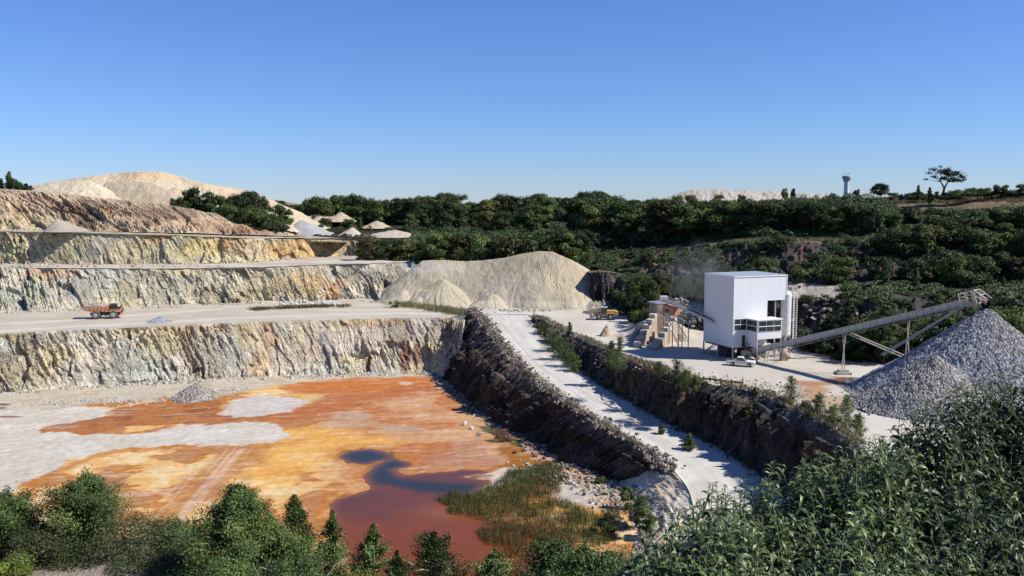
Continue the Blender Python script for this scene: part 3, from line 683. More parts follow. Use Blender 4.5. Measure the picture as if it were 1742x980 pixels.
def ground_at(px, Y):
    """hill height on the column under photo column px at distance Y"""
    ys = [np.interp(px, HP, [q[0] for q in r]) for r in rows_def]; zs = [np.interp(px, HP, [q[1] for q in r]) for r in rows_def]
    return float(np.interp(Y, ys, zs))
def dispH(S, T, G):
    v, c, e = facets(S/4, (G[..., 2]+G[..., 1]*.3)/5, 161, 1.0); v2, c2, e2 = facets(S/1.6, (G[..., 2]+G[..., 1]*.3)/2, 162, 1.1)
    cliff = ((T > 2.0) & (T < 3.0)) | (T < 1.0)
    return np.where(cliff, .6, .15)*(1.6*v+.9*v2)+.5*fbm(S/8, G[..., 1]/8, o=3, seed=163), (v, c, c2, e2)
def colH(S, T, G, ex):
    v, c1, c2, e2 = ex; n = fbm(S/7, (G[..., 2]+G[..., 1]*.3)/5, o=4, seed=164); px, py = proj(G)
    c = mixc(np.broadcast_to(np.array([.022, .032, .012]), G.shape), np.array([.04, .045, .02]), sstep(-.2, .3, n))
    cl = ((T > 1.95) & (T < 3.02)); rockc = mixc(np.broadcast_to(np.array([.06, .054, .052]), G.shape), np.array([.13, .09, .07]), sstep(-.2, .3, n))*(.6+.8*c2)[..., None]
    c = np.where(cl[..., None], rockc, c)
    low = T < 1.02; lowc = np.array([.07, .065, .055])*(.6+.8*c2)[..., None]; c = np.where(low[..., None], lowc, c)
    tr = (T > 1.02) & (T < 1.98) & (px > 1270) & (px < 1430); c = np.where(tr[..., None], np.array([.48, .43, .36])*(1+.12*n)[..., None], c)
    ter = (T > 2.98) & (T < 4.1) & (px > 1180); c = np.where(ter[..., None], mixc(np.broadcast_to(np.array([.19, .19, .10]), G.shape), np.array([.28, .24, .16]), sstep(-.1, .3, n)), c)
    top = (T > 4.72) & (px > 1525); c = np.where(top[..., None], mixc(np.broadcast_to(np.array([.22, .16, .10]), G.shape), np.array([.12, .12, .06]), sstep(-.1, .25, n)), c)
    c = blobs(px, py, c, [(1115, 450, 20, 8, (.40, .24, .14), .8), (1430, 610, 40, 9, (.30, .16, .09), .8), (1172, 527, 42, 20, (.52, .50, .46), .95), (1480, 450, 20, 14, (.22, .15, .13), .6)], n, .5)
    return c
loft("wooded_hillside", HR, 0.9, 0.8, M['scrub'], dispH, colH, fade=(False, False), toward=(0, -.4, 1))
# ground out to the horizon
ys = [420, 700, 1200, 2500, 9000]
far = []
for Y, zz in zip(ys, [20, 27.5, 28, 27, 20]): far.append([np.array([x, Y, zz]) for x in np.linspace(-0.9*Y-900, .9*Y+900, 60)])
V = np.array(far).reshape(-1, 3)
mk("far_land", V, gridF(5, 60)[:, ::-1] if False else gridF(5, 60), M['scrub'], np.tile(np.array([.035, .05, .02]), (len(V), 1)), True, kind="structure")
# level land behind the left benches
Lx, Ly = np.meshgrid(np.linspace(-330, -60, 60), np.linspace(312, 500, 40)); Lx = Lx.ravel(); Ly = Ly.ravel()
Lz = np.interp(Lx, [-330, -150, -110, -90, -60], [31, 31, 24, 19, 17])+np.interp(Ly, [312, 420, 500], [0, 2, 5])+fbm(Lx/12, Ly/12, o=3, seed=171)*.6-1.2
mk("upper_ground", np.stack([Lx, Ly, Lz], 1), gridF(40, 60), M['scrub'], mixc(np.broadcast_to(np.array([.42, .33, .24]), (len(Lx), 3)), np.array([.13, .14, .07]), sstep(-.2, .2, fbm(Lx/9, Ly/9, o=3, seed=172))), True, kind="structure")

# ================================================================ HEAPS
def heap(name, crest, foot, mat, c1, c2, label, gul=0.5, seed=0, dv=.4, back=None, blot=None, fine=0.0, gullies=None):
    """tipped heap: crest line, foot line and a back that falls away behind"""
    crest = [np.array(p, float) for p in crest]; foot = [np.array(p, float) for p in foot]
    if back is None:
        back = []
        for c, f in zip(crest, foot):
            h = c[2]-f[2]; back.append(np.array([c[0], c[1]+h*1.35+.5, f[2]-.3]))
    rnd = [c*.93+f*.07+np.array([0, 0, .06*(c[2]-f[2])*.5]) for c, f in zip(crest, foot)]
    def disp(S, T, G):
        fr = sstep(1.0, 2.0, T)
        q_ = S+G[..., 2]*.35*np.sin(S/23+seed); g = fbm(q_/1.6+.9*fbm(S/9, T*2, o=2, seed=seed+4), T*1.4, o=4, seed=seed)*gul*.55*fr
        r = g+.8*gul*fbm(S/15, T*1.3, o=2, seed=seed+1)*sstep(.9, 1.6, T)-.35*gul*np.maximum(0, 1-np.abs(vnoise(q_/7, T*.5, seed=seed+8))*9)*fr
        if gullies:
            px, py = proj(G); pw = fbm(G[..., 0]/3, G[..., 2]/3, o=3, seed=seed+12)*3
            for ln_, wd_, dp_ in gullies:
                dd = np.full(px.shape, 1e9)
                for (ax, ay), (bx, by) in zip(ln_[:-1], ln_[1:]):
                    t = np.clip(((px-ax)*(bx-ax)+(py-ay)*(by-ay))/((bx-ax)**2+(by-ay)**2), 0, 1); dd = np.minimum(dd, np.hypot(px+pw-ax-t*(bx-ax), py-ay-t*(by-ay)))
                r = r-.24*dp_*np.exp(-(dd/wd_/.8)**2)
        if fine:
            v, c, e = facets(G[..., 0]/fine+G[..., 2]*.4/fine, G[..., 2]/fine+G[..., 1]*.6/fine, seed+7, 1.0); r = r+v*fine*.55
        return r
    def colr(S, T, G, ex):
        n = fbm(S/7, T*3, o=4, seed=seed+2); s2 = fbm(S/1.6, T*.8, o=4, seed=seed+3)
        c = mixc(np.broadcast_to(np.array(c1), G.shape), np.array(c2), sstep(-.3, .4, n*.7+s2*.6)); c = c*(1+.16*fbm(S/.7, T*.9, o=3, seed=seed+15)+.10*fbm(S/.5, T*14, o=2, seed=seed+16))[..., None]
        if blot:
            px, py = proj(G); c = blobs(px, py, c, blot, n, .6)
        return c
    o = loft(name, [back, crest, rnd, foot], dv, dv, mat, disp, colr, smooth=(fine == 0), fade=(False, True), toward=(0, -.6, 1))
    del o["kind"]; tag(o, label, "heap"); return o

# big sand heap in the middle
cr = [(640, 452), (668, 441), (700, 439.5), (760, 440.5), (810, 442), (850, 437), (885, 431), (912, 427), (935, 426.5), (958, 433), (982, 443), (1000, 455), (1010, 468)]
cY = [276, 277, 277, 276, 275, 274, 273, 272, 270, 268, 266, 264, 262]
ft = [(655, 512), (675, 510), (700, 514), (740, 521), (790, 525), (830, 527), (865, 527), (900, 527), (930, 526), (955, 525), (975, 524), (992, 521), (1003, 515)]
def dens(pts, k=6):
    """a tipping crest: the truck backs up every metre or so"""
    q = np.array([p[:3] for p in pts], float); t = np.arange((len(q)-1)*k+1)/k
    return [tuple(float(np.interp(u, range(len(q)), q[:, j])) for j in range(3)) for u in t]
def cones(name, apex, zbase, slope, step, mat, c1, c2, label, seed=0, rough=.25, blot=None, gully=.25, clipz=None, band=1.0):
    """heap made by tipping: the highest of many loose cones at every point, with run off gullies"""
    A = np.array([tuple(PY(a, b, y))+(sl,) for a, b, y, sl in [(q+(slope,))[:4] if len(q) == 3 else q for q in apex]])
    zb_ = zbase if callable(zbase) else (lambda x, y: np.full(np.shape(x), zbase))
    R = ((A[:, 2]-np.min(zb_(A[:, 0], A[:, 1])))/A[:, 3]).max()+2
    gx = np.arange(A[:, 0].min()-R, A[:, 0].max()+R, step); gy = np.arange(A[:, 1].min()-R, A[:, 1].max()+R*.8, step); X, Y = np.meshgrid(gx, gy)
    wx = X+.9*band*fbm(X/6, Y/6, o=3, seed=seed+1); wy = Y+.9*band*fbm(X/6+7, Y/6, o=3, seed=seed+2)
    H = np.full(X.shape, -1e9); I = np.zeros(X.shape, int); TH = np.zeros(X.shape); DD = np.zeros(X.shape)
    for i, (ax, ay, az, sl) in enumerate(A):
        d = np.hypot(wx-ax, wy-ay); h = az+.12-sl*np.sqrt(d*d+.35)+sl*.02*d*np.sin(d*.15)
        m = h > H; H = np.where(m, h, H); I = np.where(m, i, I); TH = np.where(m, np.arctan2(wy-ay, wx-ax), TH); DD = np.where(m, d, DD)
    gl = fbm((X*.9+Y*.2)/1.3+TH*2, DD*.10, o=3, seed=seed+3); ridg = np.maximum(0, 1-np.abs(vnoise(TH*9+(I//7)*5.3, DD*.05, seed=seed+4))*5)
    near_ = sstep(.5, 5, DD)
    H = H+gully*(.55*gl-.8*ridg)*near_+rough*fbm(X/1.1, Y/1.1, o=4, seed=seed+5)+.5*rough*fbm(X/.5, Y/.5, o=2, seed=seed+6)
    Zb = zb_(X, Y); toe = Zb+.35+.5*fbm(X/3, Y/3, o=3, seed=seed+7)
    H = np.where(H < toe, np.maximum(H*.35+toe*.65-.15, Zb-.4) - .5*sstep(0, 2.5, toe-H), H)
    keep = (H > Zb-.25).ravel()
    n = fbm(X/7, Y/7, o=4, seed=seed+8); c = mixc(np.broadcast_to(np.array(c1), X.shape+(3,)), np.array(c2), sstep(-.25, .35, n*.5+gl*.5+(H-Zb)/25-.15))
    tone = 0.0
    c = c*(1+tone+.12*gl+.08*fbm(X/.6, Y/.6, o=2, seed=seed+9)-.12*ridg*near_)[..., None]
    V = np.stack([X, Y, H], -1).reshape(-1, 3)
    if blot:
        px, py = proj(V); c = blobs(px, py, c.reshape(-1, 3), blot, n.ravel(), .6)
    F = gridF(len(gy), len(gx)); F = F[keep[F].all(1)]; idx = np.unique(F); re_ = np.full(len(V), -1); re_[idx] = np.arange(len(idx))
    return tag(mk(name, V[idx], re_[F], mat, c.reshape(-1, 3)[idx], False), label, "heap")
cones("sand_heap", dens([(722, 441.5, 277), (740, 440.5, 277), (758, 440.5, 277), (790, 443, 276), (815, 441.5, 275), (840, 439.5, 274), (862, 436, 273), (884, 431, 272), (905, 427.5, 271), (922, 425.5, 270.5), (938, 426.5, 269.5), (955, 433, 268), (974, 441, 266.5)])+[
       (752, 474, 265.5, .62), (838, 499, 257.5, .5), (690, 492, 266, .55), (712, 505, 259, .5)],
      -.25, .74, .28, M['sand'], (.52, .46, .345), (.45, .385, .27), "huge pale sand heap with its crest right of centre behind the haul road", 181, .12,
      blot=[(965, 480, 45, 40, (.58, .47, .31), .6), (900, 517, 130, 7, (.60, .52, .39), .7), (725, 455, 70, 12, (.54, .50, .43), .6), (700, 500, 40, 16, (.56, .48, .35), .5)], gully=.24)
# dark outcrop that hides the right flank of the heap
oc = [[PY(a, b, 272) for a, b in [(994, 458), (1012, 457), (1035, 458), (1060, 462), (1095, 468)]], [PY(a, b, y) for a, b, y in [(1003, 464, 255), (1015, 462, 253.5), (1035, 462, 253.5), (1060, 466, 256), (1095, 474, 262)]],
      [PY(a, b, y) for a, b, y in [(999, 509, 252), (1014, 509, 251), (1035, 508, 251), (1060, 508, 253), (1095, 512, 259)]], [P(a, b, -.2) for a, b in [(985, 528), (1010, 529), (1035, 528), (1060, 527), (1095, 526)]]]
def colO(S, T, G, ex):
    v1, c1, c2, c3, e2, q1 = ex; n = fbm(S/5, G[..., 2]/4, o=3, seed=281); c = mixc(np.broadcast_to(np.array([.085, .075, .075]), G.shape), np.array([.20, .17, .15]), sstep(0, .4, n+.3*(S/18-.4)))*(.6+.8*c3)[..., None]
    c = mixc(c, np.array([.50, .46, .38]), sstep(1.95, 2.15, T+n*.15)); return mixc(c, np.array([.22, .18, .13]), 1-sstep(.7, 1.1, T))
def dispO(S, T, G):
    D, ex = rock_disp(.8, -.1, 283)(S, T, G); return D*np.where(T > 2, .3, 1)*np.where(T < 1, .3, 1), ex
loft("rock_outcrop", oc, .3, .3, M['dark_rock'], dispO, colO, fade=(False, True), toward=(-.3, -1, .5))
# inner lobes of the tipped sand
def lobe(px0, px1, pxp, pyp, py0, label, c1, c2, seed, Yb, z0=-.1, mat=None, name="sand_heap", gul=.3, fine=0.0, dv=.3, wide=1.0):
    """one low conical heap, foot ellipse on the ground at z0"""
    a = P(px0, py0, z0); b = P(px1, py0, z0) if Yb is None else None
    if Yb is not None: a = PY(px0, py0, Yb); b = PY(px1, py0, Yb); z0 = a[2]
    ctr = (a+b)/2; R = np.linalg.norm(b-a)/2
    pk = PY(pxp, pyp, ctr[1]+R*.15); h = pk[2]-z0
    n = max(30, int(2*math.pi*R/dv)); m = max(8, int(R*1.2/dv))
    th, rr = np.meshgrid(np.linspace(0, 2*math.pi, n+1), np.linspace(0, 1, m))
    rad = R*(1+.07*fbm(np.cos(th)*2, np.sin(th)*2, o=3, seed=seed))
    off = (pk[0]-ctr[0])
    x = ctr[0]+off*(1-rr)+rad*rr*np.cos(th); y = ctr[1]+R*.15*(1-rr)+rad*wide*rr*np.sin(th)
    prof = (1.06-np.sqrt(rr*rr+.014))/.95*(1-.25*rr*(1-rr)); prof = prof-prof*rr**6*(prof[-1, 0])/max(1e-6, 1)
    z = z0-.25+(h+.25)*prof+gul*.35*fbm(x/1.5, y/1.5, o=4, seed=seed+1)*np.minimum(1, (1-rr)*6)
    if fine:
        v, c, e = facets(x/fine+z*.3/fine, y/fine+z*.5/fine, seed+7, 1.0); z = z+v*fine*.5
    nn = fbm(x/3, y/3, o=4, seed=seed+2)
    c = mixc(np.broadcast_to(np.array(c1), x.shape+(3,)), np.array(c2), sstep(-.3, .3, nn))
    o = mk(name, np.stack([x, y, z], -1).reshape(-1, 3), gridF(m, n+1), mat or M['sand'], c.reshape(-1, 3), fine == 0)
    return tag(o, label, "heap")
lobe(815, 870, 838, 487, 516, "small rounded tan sand lobe low on the front of the huge sand heap", (.53, .46, .32), (.50, .43, .3), 192, None)
lobe(245, 298, 272, 538.5, 548, "small blue grey gravel mound beside the bench road", (.40, .42, .45), (.36, .38, .41), 194, None, mat=M['gravel'], gul=.2)
lobe(468, 578, 514, 374.5, 401, "grey conical gravel heap on the upper bench before the dark trees", (.44, .43, .42), (.40, .39, .38), 195, 352, dv=.5)
lobe(474, 516, 496, 391, 401, "small white heap at the foot of the grey conical gravel heap", (.62, .61, .60), (.58, .57, .56), 196, 346, dv=.5)
lobe(572, 620, 600, 386.5, 402, "small tan cone right of the grey conical gravel heap", (.56, .50, .42), (.5, .44, .36), 197, 346, dv=.5)
lobe(545, 608, 582, 361, 377, "tan heap with two humps at the edge of the upper wood", (.55, .47, .35), (.50, .42, .31), 198, 385, dv=.5, gul=1.4)
lobe(490, 585, 530, 362, 374, "long low tan bank beside the heap with two humps", (.54, .46, .35), (.48, .40, .3), 199, 388, dv=.5, gul=1.2)
lobe(612, 668, 642, 375, 388, "low tan heap between bushes under the tall wood", (.54, .46, .35), (.50, .40, .3), 200, 372, dv=.5, gul=1.0)
lobe(612, 725, 668, 391, 402, "flat tan spread behind the hedge of round bushes", (.54, .49, .40), (.50, .44, .34), 201, 345, dv=.5, gul=.6)
lobe(76, 150, 96, 372, 394, "grey scree cone against the brown bank on the top bench", (.42, .37, .30), (.46, .40, .31), 202, 284, dv=.4)
# spoil mound on the skyline
mc = [(-80, 334), (-40, 329), (0, 325), (20, 322), (40, 318), (60, 314), (85, 309), (110, 305), (138, 301), (165, 298), (190, 295), (212, 292.5), (232, 291), (250, 291), (268, 291.5), (285, 293.5), (303, 299), (322, 305), (345, 311), (370, 316), (392, 319), (412, 322), (430, 327), (447, 335), (460, 343), (474, 352)]
zbm = lambda x, y: np.interp(x, [-230, -140, -110, -95, -80], [31, 31, 27, 22, 18])+.02*(np.asarray(y)-330)
cones("spoil_mound", dens([(a, b, 376+3*math.sin(i*1.3)) for i, (a, b) in enumerate(mc)], 4)+[(140, 318, 356, .4), (230, 304, 362, .4), (300, 318, 352, .42), (350, 330, 348, .45), (90, 322, 352, .4), (400, 338, 352, .45)],
      zbm, .46, .7, M['sand'], (.60, .51, .37), (.58, .45, .30), "broad cream spoil mound standing highest on the left skyline", 211, .25,
      blot=[(270, 299, 60, 7, (.62, .44, .27), .7), (130, 315, 50, 12, (.56, .50, .38), .6), (330, 345, 34, 16, (.64, .60, .52), .9), (430, 345, 30, 10, (.62, .57, .48), .7)], gully=.45)
cones("spoil_mound", dens([(176, 318, 342), (190, 308, 342), (207, 307, 342), (225, 307, 342), (243, 308, 342), (260, 310, 342), (275, 318, 341), (288, 330, 338)]), lambda x, y: np.interp(x, [-160, -125], [30.5, 27.5]), .6, .5, M['sand'], (.44, .36, .26), (.50, .41, .29),
      "brown flat topped spoil heap in front of the cream mound", 212, .22, gully=.4)
cones("spoil_mound", dens([(72, 311, 334), (86, 308, 334), (100, 307, 334), (118, 306, 334), (135, 305, 334), (150, 306, 334), (158, 311, 333)]), 30.3, .55, .5, M['sand'], (.62, .55, .40), (.56, .48, .34), "smooth pale spoil heap at the left foot of the cream mound", 213, .25, gully=.3)
cones("spoil_mound", dens([(a, b+1.5, 560) for a, b in [(1125, 335), (1140, 332), (1152, 328), (1163, 324), (1175, 321), (1190, 320), (1208, 320.5), (1220, 319), (1235, 320), (1252, 322), (1268, 321), (1290, 324), (1310, 323), (1335, 327), (1360, 326), (1385, 328), (1410, 328), (1428, 333)]], 4), 27, .42, 1.6, M['sand'], (.50, .46, .41), (.46, .41, .34),
      "distant pale spoil mound low on the skyline above the white building", 214, .5, gully=.8)
# crushed stone under the big conveyor
GC = np.array([73.5, 136.5]); GH = 14.0; GR = 19.3
def cone(name, cx, cy, R, H, z0, c1, c2, seed, label, dv=.17, blot=None, ctop=.985):
    n = int(2*math.pi*R*.8/dv); m = int(R*1.25/dv)
    th, rr = np.meshgrid(np.linspace(0, 2*math.pi, n+1), np.linspace(0, 1, m)); rr = rr**.9
    rad = R*(1+.05*fbm(np.cos(th)*1.5, np.sin(th)*1.5, o=3, seed=seed))
    x = cx+rad*rr*np.cos(th); y = cy+rad*rr*np.sin(th)
    z = z0+H*(1-np.sqrt(rr*rr+.0009))-.1*H*rr*(1-rr)+.35*fbm(x/2.5, y/2.5, o=3, seed=seed+1)
    v, c, e = facets(x/.30+z*.5, y/.30+z*.7, seed+2, 1.0); v2, cc2, e2 = facets(x/.7, y/.7+z*.5, seed+3, 1.0)
    z = z+v*.17+v2*.10-.05*np.exp(-e*9)
    nn = fbm(x/5, y/5, o=3, seed=seed+4)
    col = mixc(np.broadcast_to(np.array(c1), x.shape+(3,)), np.array(c2), sstep(-.3, .3, nn))*(.72+.56*c)[..., None]
    if blot:
        px, py = proj(np.stack([x, y, z], -1)); col = blobs(px, py, col, blot, nn+.3*fbm(x/1.2, y/1.2, o=2, seed=seed+6), .5)
    o = mk(name, np.stack([x, y, z], -1).reshape(-1, 3), gridF(m, n+1), M['gravel'], col.reshape(-1, 3), False)
    return tag(o, label, "heap")
cone("gravel_heap", GC[0], GC[1], GR, GH, 0, (.41, .41, .43), (.36, .36, .375), 221, "tall blue grey cone of crushed stone under the end of the long conveyor",
     blot=[(1600, 660, 30, 28, (.40, .37, .31), .7), (1720, 560, 30, 50, (.40, .37, .33), .6), (1640, 640, 14, 60, (.36, .36, .36), .3)])
cone("gravel_heap", 62.0, 128.5, 11.5, 8.0, 0, (.42, .40, .37), (.38, .36, .33), 231, "lower grey brown gravel heap leaning on the front left of the tall stone cone", dv=.17,
     blot=[(1570, 650, 16, 40, (.44, .40, .33), .7)])
# ================================================================ BUILT THINGS
class MB:
    """collects simple solids, links them as ONE mesh object"""
    def __init__(s): s.v = []; s.f = []
    def add(s, vs, fs):
        k = len(s.v); s.v += [tuple(map(float, v)) for v in vs]; s.f += [tuple(i+k for i in f) for f in fs]; return s
    def box(s, x0, x1, y0, y1, z0, z1):
        return s.add([(x0, y0, z0), (x1, y0, z0), (x1, y1, z0), (x0, y1, z0), (x0, y0, z1), (x1, y0, z1), (x1, y1, z1), (x0, y1, z1)],
                     [(3, 2, 1, 0), (4, 5, 6, 7), (0, 1, 5, 4), (1, 2, 6, 5), (2, 3, 7, 6), (3, 0, 4, 7)])
    def bar(s, p, q, w, h=None):
        p = Vector(p); q = Vector(q); h = h or w; d = (q-p).normalized()
        up = Vector((0, 0, 1)) if abs(d.z) < .95 else Vector((0, 1, 0)); a = d.cross(up).normalized()*w/2; b = a.cross(d).normalized()*h/2
        vs = [p-a-b, p+a-b, p+a+b, p-a+b, q-a-b, q+a-b, q+a+b, q-a+b]
        return s.add(vs, [(0, 1, 2, 3), (7, 6, 5, 4), (4, 5, 1, 0), (5, 6, 2, 1), (6, 7, 3, 2), (7, 4, 0, 3)])
    def cyl(s, p, q, r, r2=None, n=14):
        p = Vector(p); q = Vector(q); r2 = r if r2 is None else r2; d = (q-p).normalized()
        up = Vector((0, 0, 1)) if abs(d.z) < .95 else Vector((0, 1, 0)); a = d.cross(up).normalized(); b = a.cross(d)
        vs = [p+(a*math.cos(2*math.pi*i/n)+b*math.sin(2*math.pi*i/n))*r for i in range(n)]+[q+(a*math.cos(2*math.pi*i/n)+b*math.sin(2*math.pi*i/n))*r2 for i in range(n)]
        return s.add(vs, [(i, (i+1) % n, n+(i+1) % n, n+i) for i in range(n)]+[tuple(range(n))[::-1], tuple(range(n, 2*n))])
    def prism(s, prof, y0, y1, top=None):
        """side outline in x, z pushed through y; top narrows each outline point"""
        n = len(prof); t = top or [0]*n
        vs = [(x, y0+t[i], z) for i, (x, z) in enumerate(prof)]+[(x, y1-t[i], z) for i, (x, z) in enumerate(prof)]
        return s.add(vs, [tuple(range(n))[::-1], tuple(range(n, 2*n))]+[(i, (i+1) % n, n+(i+1) % n, n+i) for i in range(n)])
    def lathe(s, prof, n=20, c=(0, 0)):
        vs = []
        for r, z in prof: vs += [(c[0]+r*math.cos(2*math.pi*i/n), c[1]+r*math.sin(2*math.pi*i/n), z) for i in range(n)]
        fs = [(j*n+i, j*n+(i+1) % n, (j+1)*n+(i+1) % n, (j+1)*n+i) for j in range(len(prof)-1) for i in range(n)]
        return s.add(vs, fs+[tuple(range(n))[::-1], tuple(range((len(prof)-1)*n, len(prof)*n))])
    def build(s, name, mat, parent=None, bevel=0.0, smooth=False):
        me = bpy.data.meshes.new(name); me.from_pydata(s.v, [], s.f)
        import bmesh
        bm = bmesh.new(); bm.from_mesh(me); bmesh.ops.recalc_face_normals(bm, faces=bm.faces)
        if bevel: bmesh.ops.bevel(bm, geom=[e for e in bm.edges if e.calc_face_angle(0) > .5], offset=bevel, segments=1, affect='EDGES')
        bm.to_mesh(me); bm.free()
        if smooth: me.polygons.foreach_set("use_smooth", [True]*len(me.polygons))
        me.materials.append(mat); o = bpy.data.objects.new(name, me); COL.objects.link(o)
        if parent: o.parent = parent
        return o

# ---------------------------------------------------------------- white screening building (local x along its front, y into its depth)
A0 = math.radians(22)
cb = P(1246, 613.5, 0)
U = np.array([math.cos(A0), math.sin(A0), 0]); Vv = np.array([-math.sin(A0), math.cos(A0), 0])
def L2W(a, b, z=0): return cb+U*a+Vv*b+np.array([0, 0, z])
B = empty("screening_building", tuple(cb), A0, "tall windowless white clad screening building on steel stilts beside the long conveyor", "building")
zb0, zb1 = 2.45, 15.9
# clad body: L shaped front with the lower right corner cut away
M['clad'] = mat_plain("profiled white cladding", (0.80, 0.81, 0.84), 0.42, var=0.03, scale=.35)
nt = M['clad'].node_tree; N = nt.nodes; L = nt.links
tc = N.new("ShaderNodeTexCoord"); wv = N.new("ShaderNodeTexWave"); wv.inputs["Scale"].default_value = 1.6; wv.wave_profile = 'SIN'; wv.bands_direction = 'DIAGONAL'
mp = N.new("ShaderNodeMapping"); mp.inputs["Scale"].default_value = (1, 1, 0); L.new(tc.outputs["Object"], mp.inputs[0]); L.new(mp.outputs[0], wv.inputs[0])
ns = N.new("ShaderNodeTexNoise"); ns.inputs["Scale"].default_value = 1.0; ns.inputs["Detail"].default_value = 5
mp2 = N.new("ShaderNodeMapping"); mp2.inputs["Scale"].default_value = (2.2, 2.2, .12); L.new(tc.outputs["Object"], mp2.inputs[0]); L.new(mp2.outputs[0], ns.inputs["Vector"])
mr2 = N.new("ShaderNodeMapRange"); mr2.inputs[1].default_value = .5; mr2.inputs[2].default_value = .8; mr2.inputs[4].default_value = .45; L.new(ns.outputs[0], mr2.inputs[0])
sx_ = N.new("ShaderNodeSeparateXYZ"); L.new(tc.outputs["Object"], sx_.inputs[0]); gd = N.new("ShaderNodeMapRange"); gd.inputs[1].default_value = 2.4; gd.inputs[2].default_value = 5.5; gd.inputs[3].default_value = .3; gd.inputs[4].default_value = 0; L.new(sx_.outputs[2], gd.inputs[0])
sm = N.new("ShaderNodeMath"); sm.operation = 'ADD'; L.new(mr2.outputs[0], sm.inputs[0]); L.new(gd.outputs[0], sm.inputs[1])
mxd = N.new("ShaderNodeMix"); mxd.data_type = 'RGBA'; mxd.inputs[6].default_value = (.68, .685, .69, 1); mxd.inputs[7].default_value = (.54, .52, .48, 1); L.new(sm.outputs[0], mxd.inputs[0])
mxb = N.new("ShaderNodeMix"); mxb.data_type = 'RGBA'; mxb.blend_type = 'MULTIPLY'; mxb.inputs[0].default_value = 1; L.new(mxd.outputs[2], mxb.inputs[6]); mxb.inputs[7].default_value = (1, 1, 1, 1); L.new(mxb.outputs[2], N["Principled BSDF"].inputs["Base Color"])
bp = N.new("ShaderNodeBump"); bp.inputs["Strength"].default_value = .3; bp.inputs["Distance"].default_value = .03; L.new(wv.outputs[0], bp.inputs["Height"]); L.new(bp.outputs[0], N["Principled BSDF"].inputs["Normal"])
BW, BD = 12.3, 9.6
w = MB()
w.prism([(0, zb0), (7.8, zb0), (7.8, 11.2), (BW, 11.2), (BW, zb1), (0, zb1)], 0, BD)
w.build("wall", M['clad'], B)
MB().box(-.12, BW+.12, -.12, BD+.12, zb1+.003, zb1+.16).build("roof_edge", M['white'], B)
MB().box(.15, BW-.15, .15, BD-.15, zb1+.165, zb1+.24).build("roof", M['roofgrey'], B)
for (x, y) in [(0.0, 0), (0, BD), (0, -.15), (BW, 0), (BW, BD)]:
    if y == -.15: continue
    MB().box(x-.07, x+.07, y-.07, y+.07, zb0 if x < 9 else 11.2, zb1).build("corner_trim", M['white'], B)
# windows low on the front
def window(x0, x1, y, z0, z1, parent, nx, ny, side=None):
    """glazed panel on the front (y const) or on a side (side = x const, x0..x1 then run along y)"""
    fr = MB(); pn = MB()
    def bx(mb, a0, a1, d0, d1, q0, q1):
        if side is None: mb.box(a0, a1, y-d1, y-d0, q0, q1)
        else: mb.box(side-d1, side-d0, a0, a1, q0, q1)
    bx(pn, x0+.05, x1-.05, .004, .03, z0+.05, z1-.05)
    t = .045
    bx(fr, x0, x1, .033, .08, z0, z0+t); bx(fr, x0, x1, .033, .08, z1-t, z1)
    for i in range(nx+1):
        xx = x0+(x1-x0-t)*i/nx; bx(fr, xx, xx+t, .034, .082, z0+t, z1-t)
    for j in range(1, ny):
        zz = z0+(z1-z0)*j/ny; bx(fr, x0+t, x1-t, .033, .079, zz-.07, zz+.07)
    f = fr.build("window", M['white'], parent); pn.build("pane", M['glass'], f)
window(.2, 2.95, 0, 5.75, 7.95, B, 2, 2)
d = MB().box(2.05, 2.75, -.05, -.004, 2.6, 4.75).build("door", M['dark'], B)
MB().box(2.12, 2.16, -.12, -.053, 3.5, 3.7).build("handle", M['steel'], d)
# annex on the front
X0, X1, Y1a = 3.0, 8.6, -3.4
MB().prism([(X0, 2.75), (X0+.12, 2.75), (X0+.12, 7.9), (X0, 7.9)], Y1a, -.004).build("annex_side", M['clad'], B)
MB().box(X0+.123, X1, Y1a, -.004, 4.35, 7.9).build("annex_body", M['clad'], B)
MB().box(X0-.15, X1+.15, Y1a-.15, -.125, 7.903, 8.08).build("annex_roof", M['white'], B)
window(Y1a+.15, -.25, 0, 5.75, 7.8, B, 1, 2, side=X0)
window(X0+.2, X1-.15, Y1a, 5.75, 7.8, B, 3, 2)
# stilts and bracing
stil = [(0, 0), (0, 4.8), (0, BD), (3.6, 0.2), (7.7, .2), (7.7, BD), (3.8, BD), (X0+.08, Y1a+.06), (X1-.1, Y1a+.06), (3.8, 4.8), (7.6, 4.8)]
for i, (x, y) in enumerate(stil):
    top = zb0-.003 if i not in (7, 8) else (2.74 if i == 7 else 4.34)
    MB().box(x-.11, x+.11, y-.11, y+.11, .12, top).box(x-.35, x+.35, y-.35, y+.35, -.1, .115).build("stilt", M['steel'], B)
for x in (9.9, 12.1):
    for y in (.3, BD-.3): MB().box(x-.11, x+.11, y-.11, y+.11, .0, 11.19).build("stilt", M['steel'], B)
for p, q in [((0, BD-.1, .2), (0, 4.9, 2.4)), ((.1, BD, .2), (3.7, BD, 2.4)), ((7.7, .3, .2), (7.7, 4.7, 2.4))]:
    MB().bar(p, q, .16).build("brace", M['steel'], B)
MB().box(.2, 7.6, .2, BD-.2, zb0-.35, zb0-.004).build("floor_frame", M['dark'], B)
# machinery seen under and through the notch
MB().box(8.0, 9.5, 2.2, 6.0, .1, 11.19).build("chute", M['stainwall'], B)
MB().box(1.2, 2.9, 3.5, 6.5, .0, 2.1).box(4.6, 6.2, 2.8, 5.0, 0, 2.0).build("hopper", M['dark'], B)
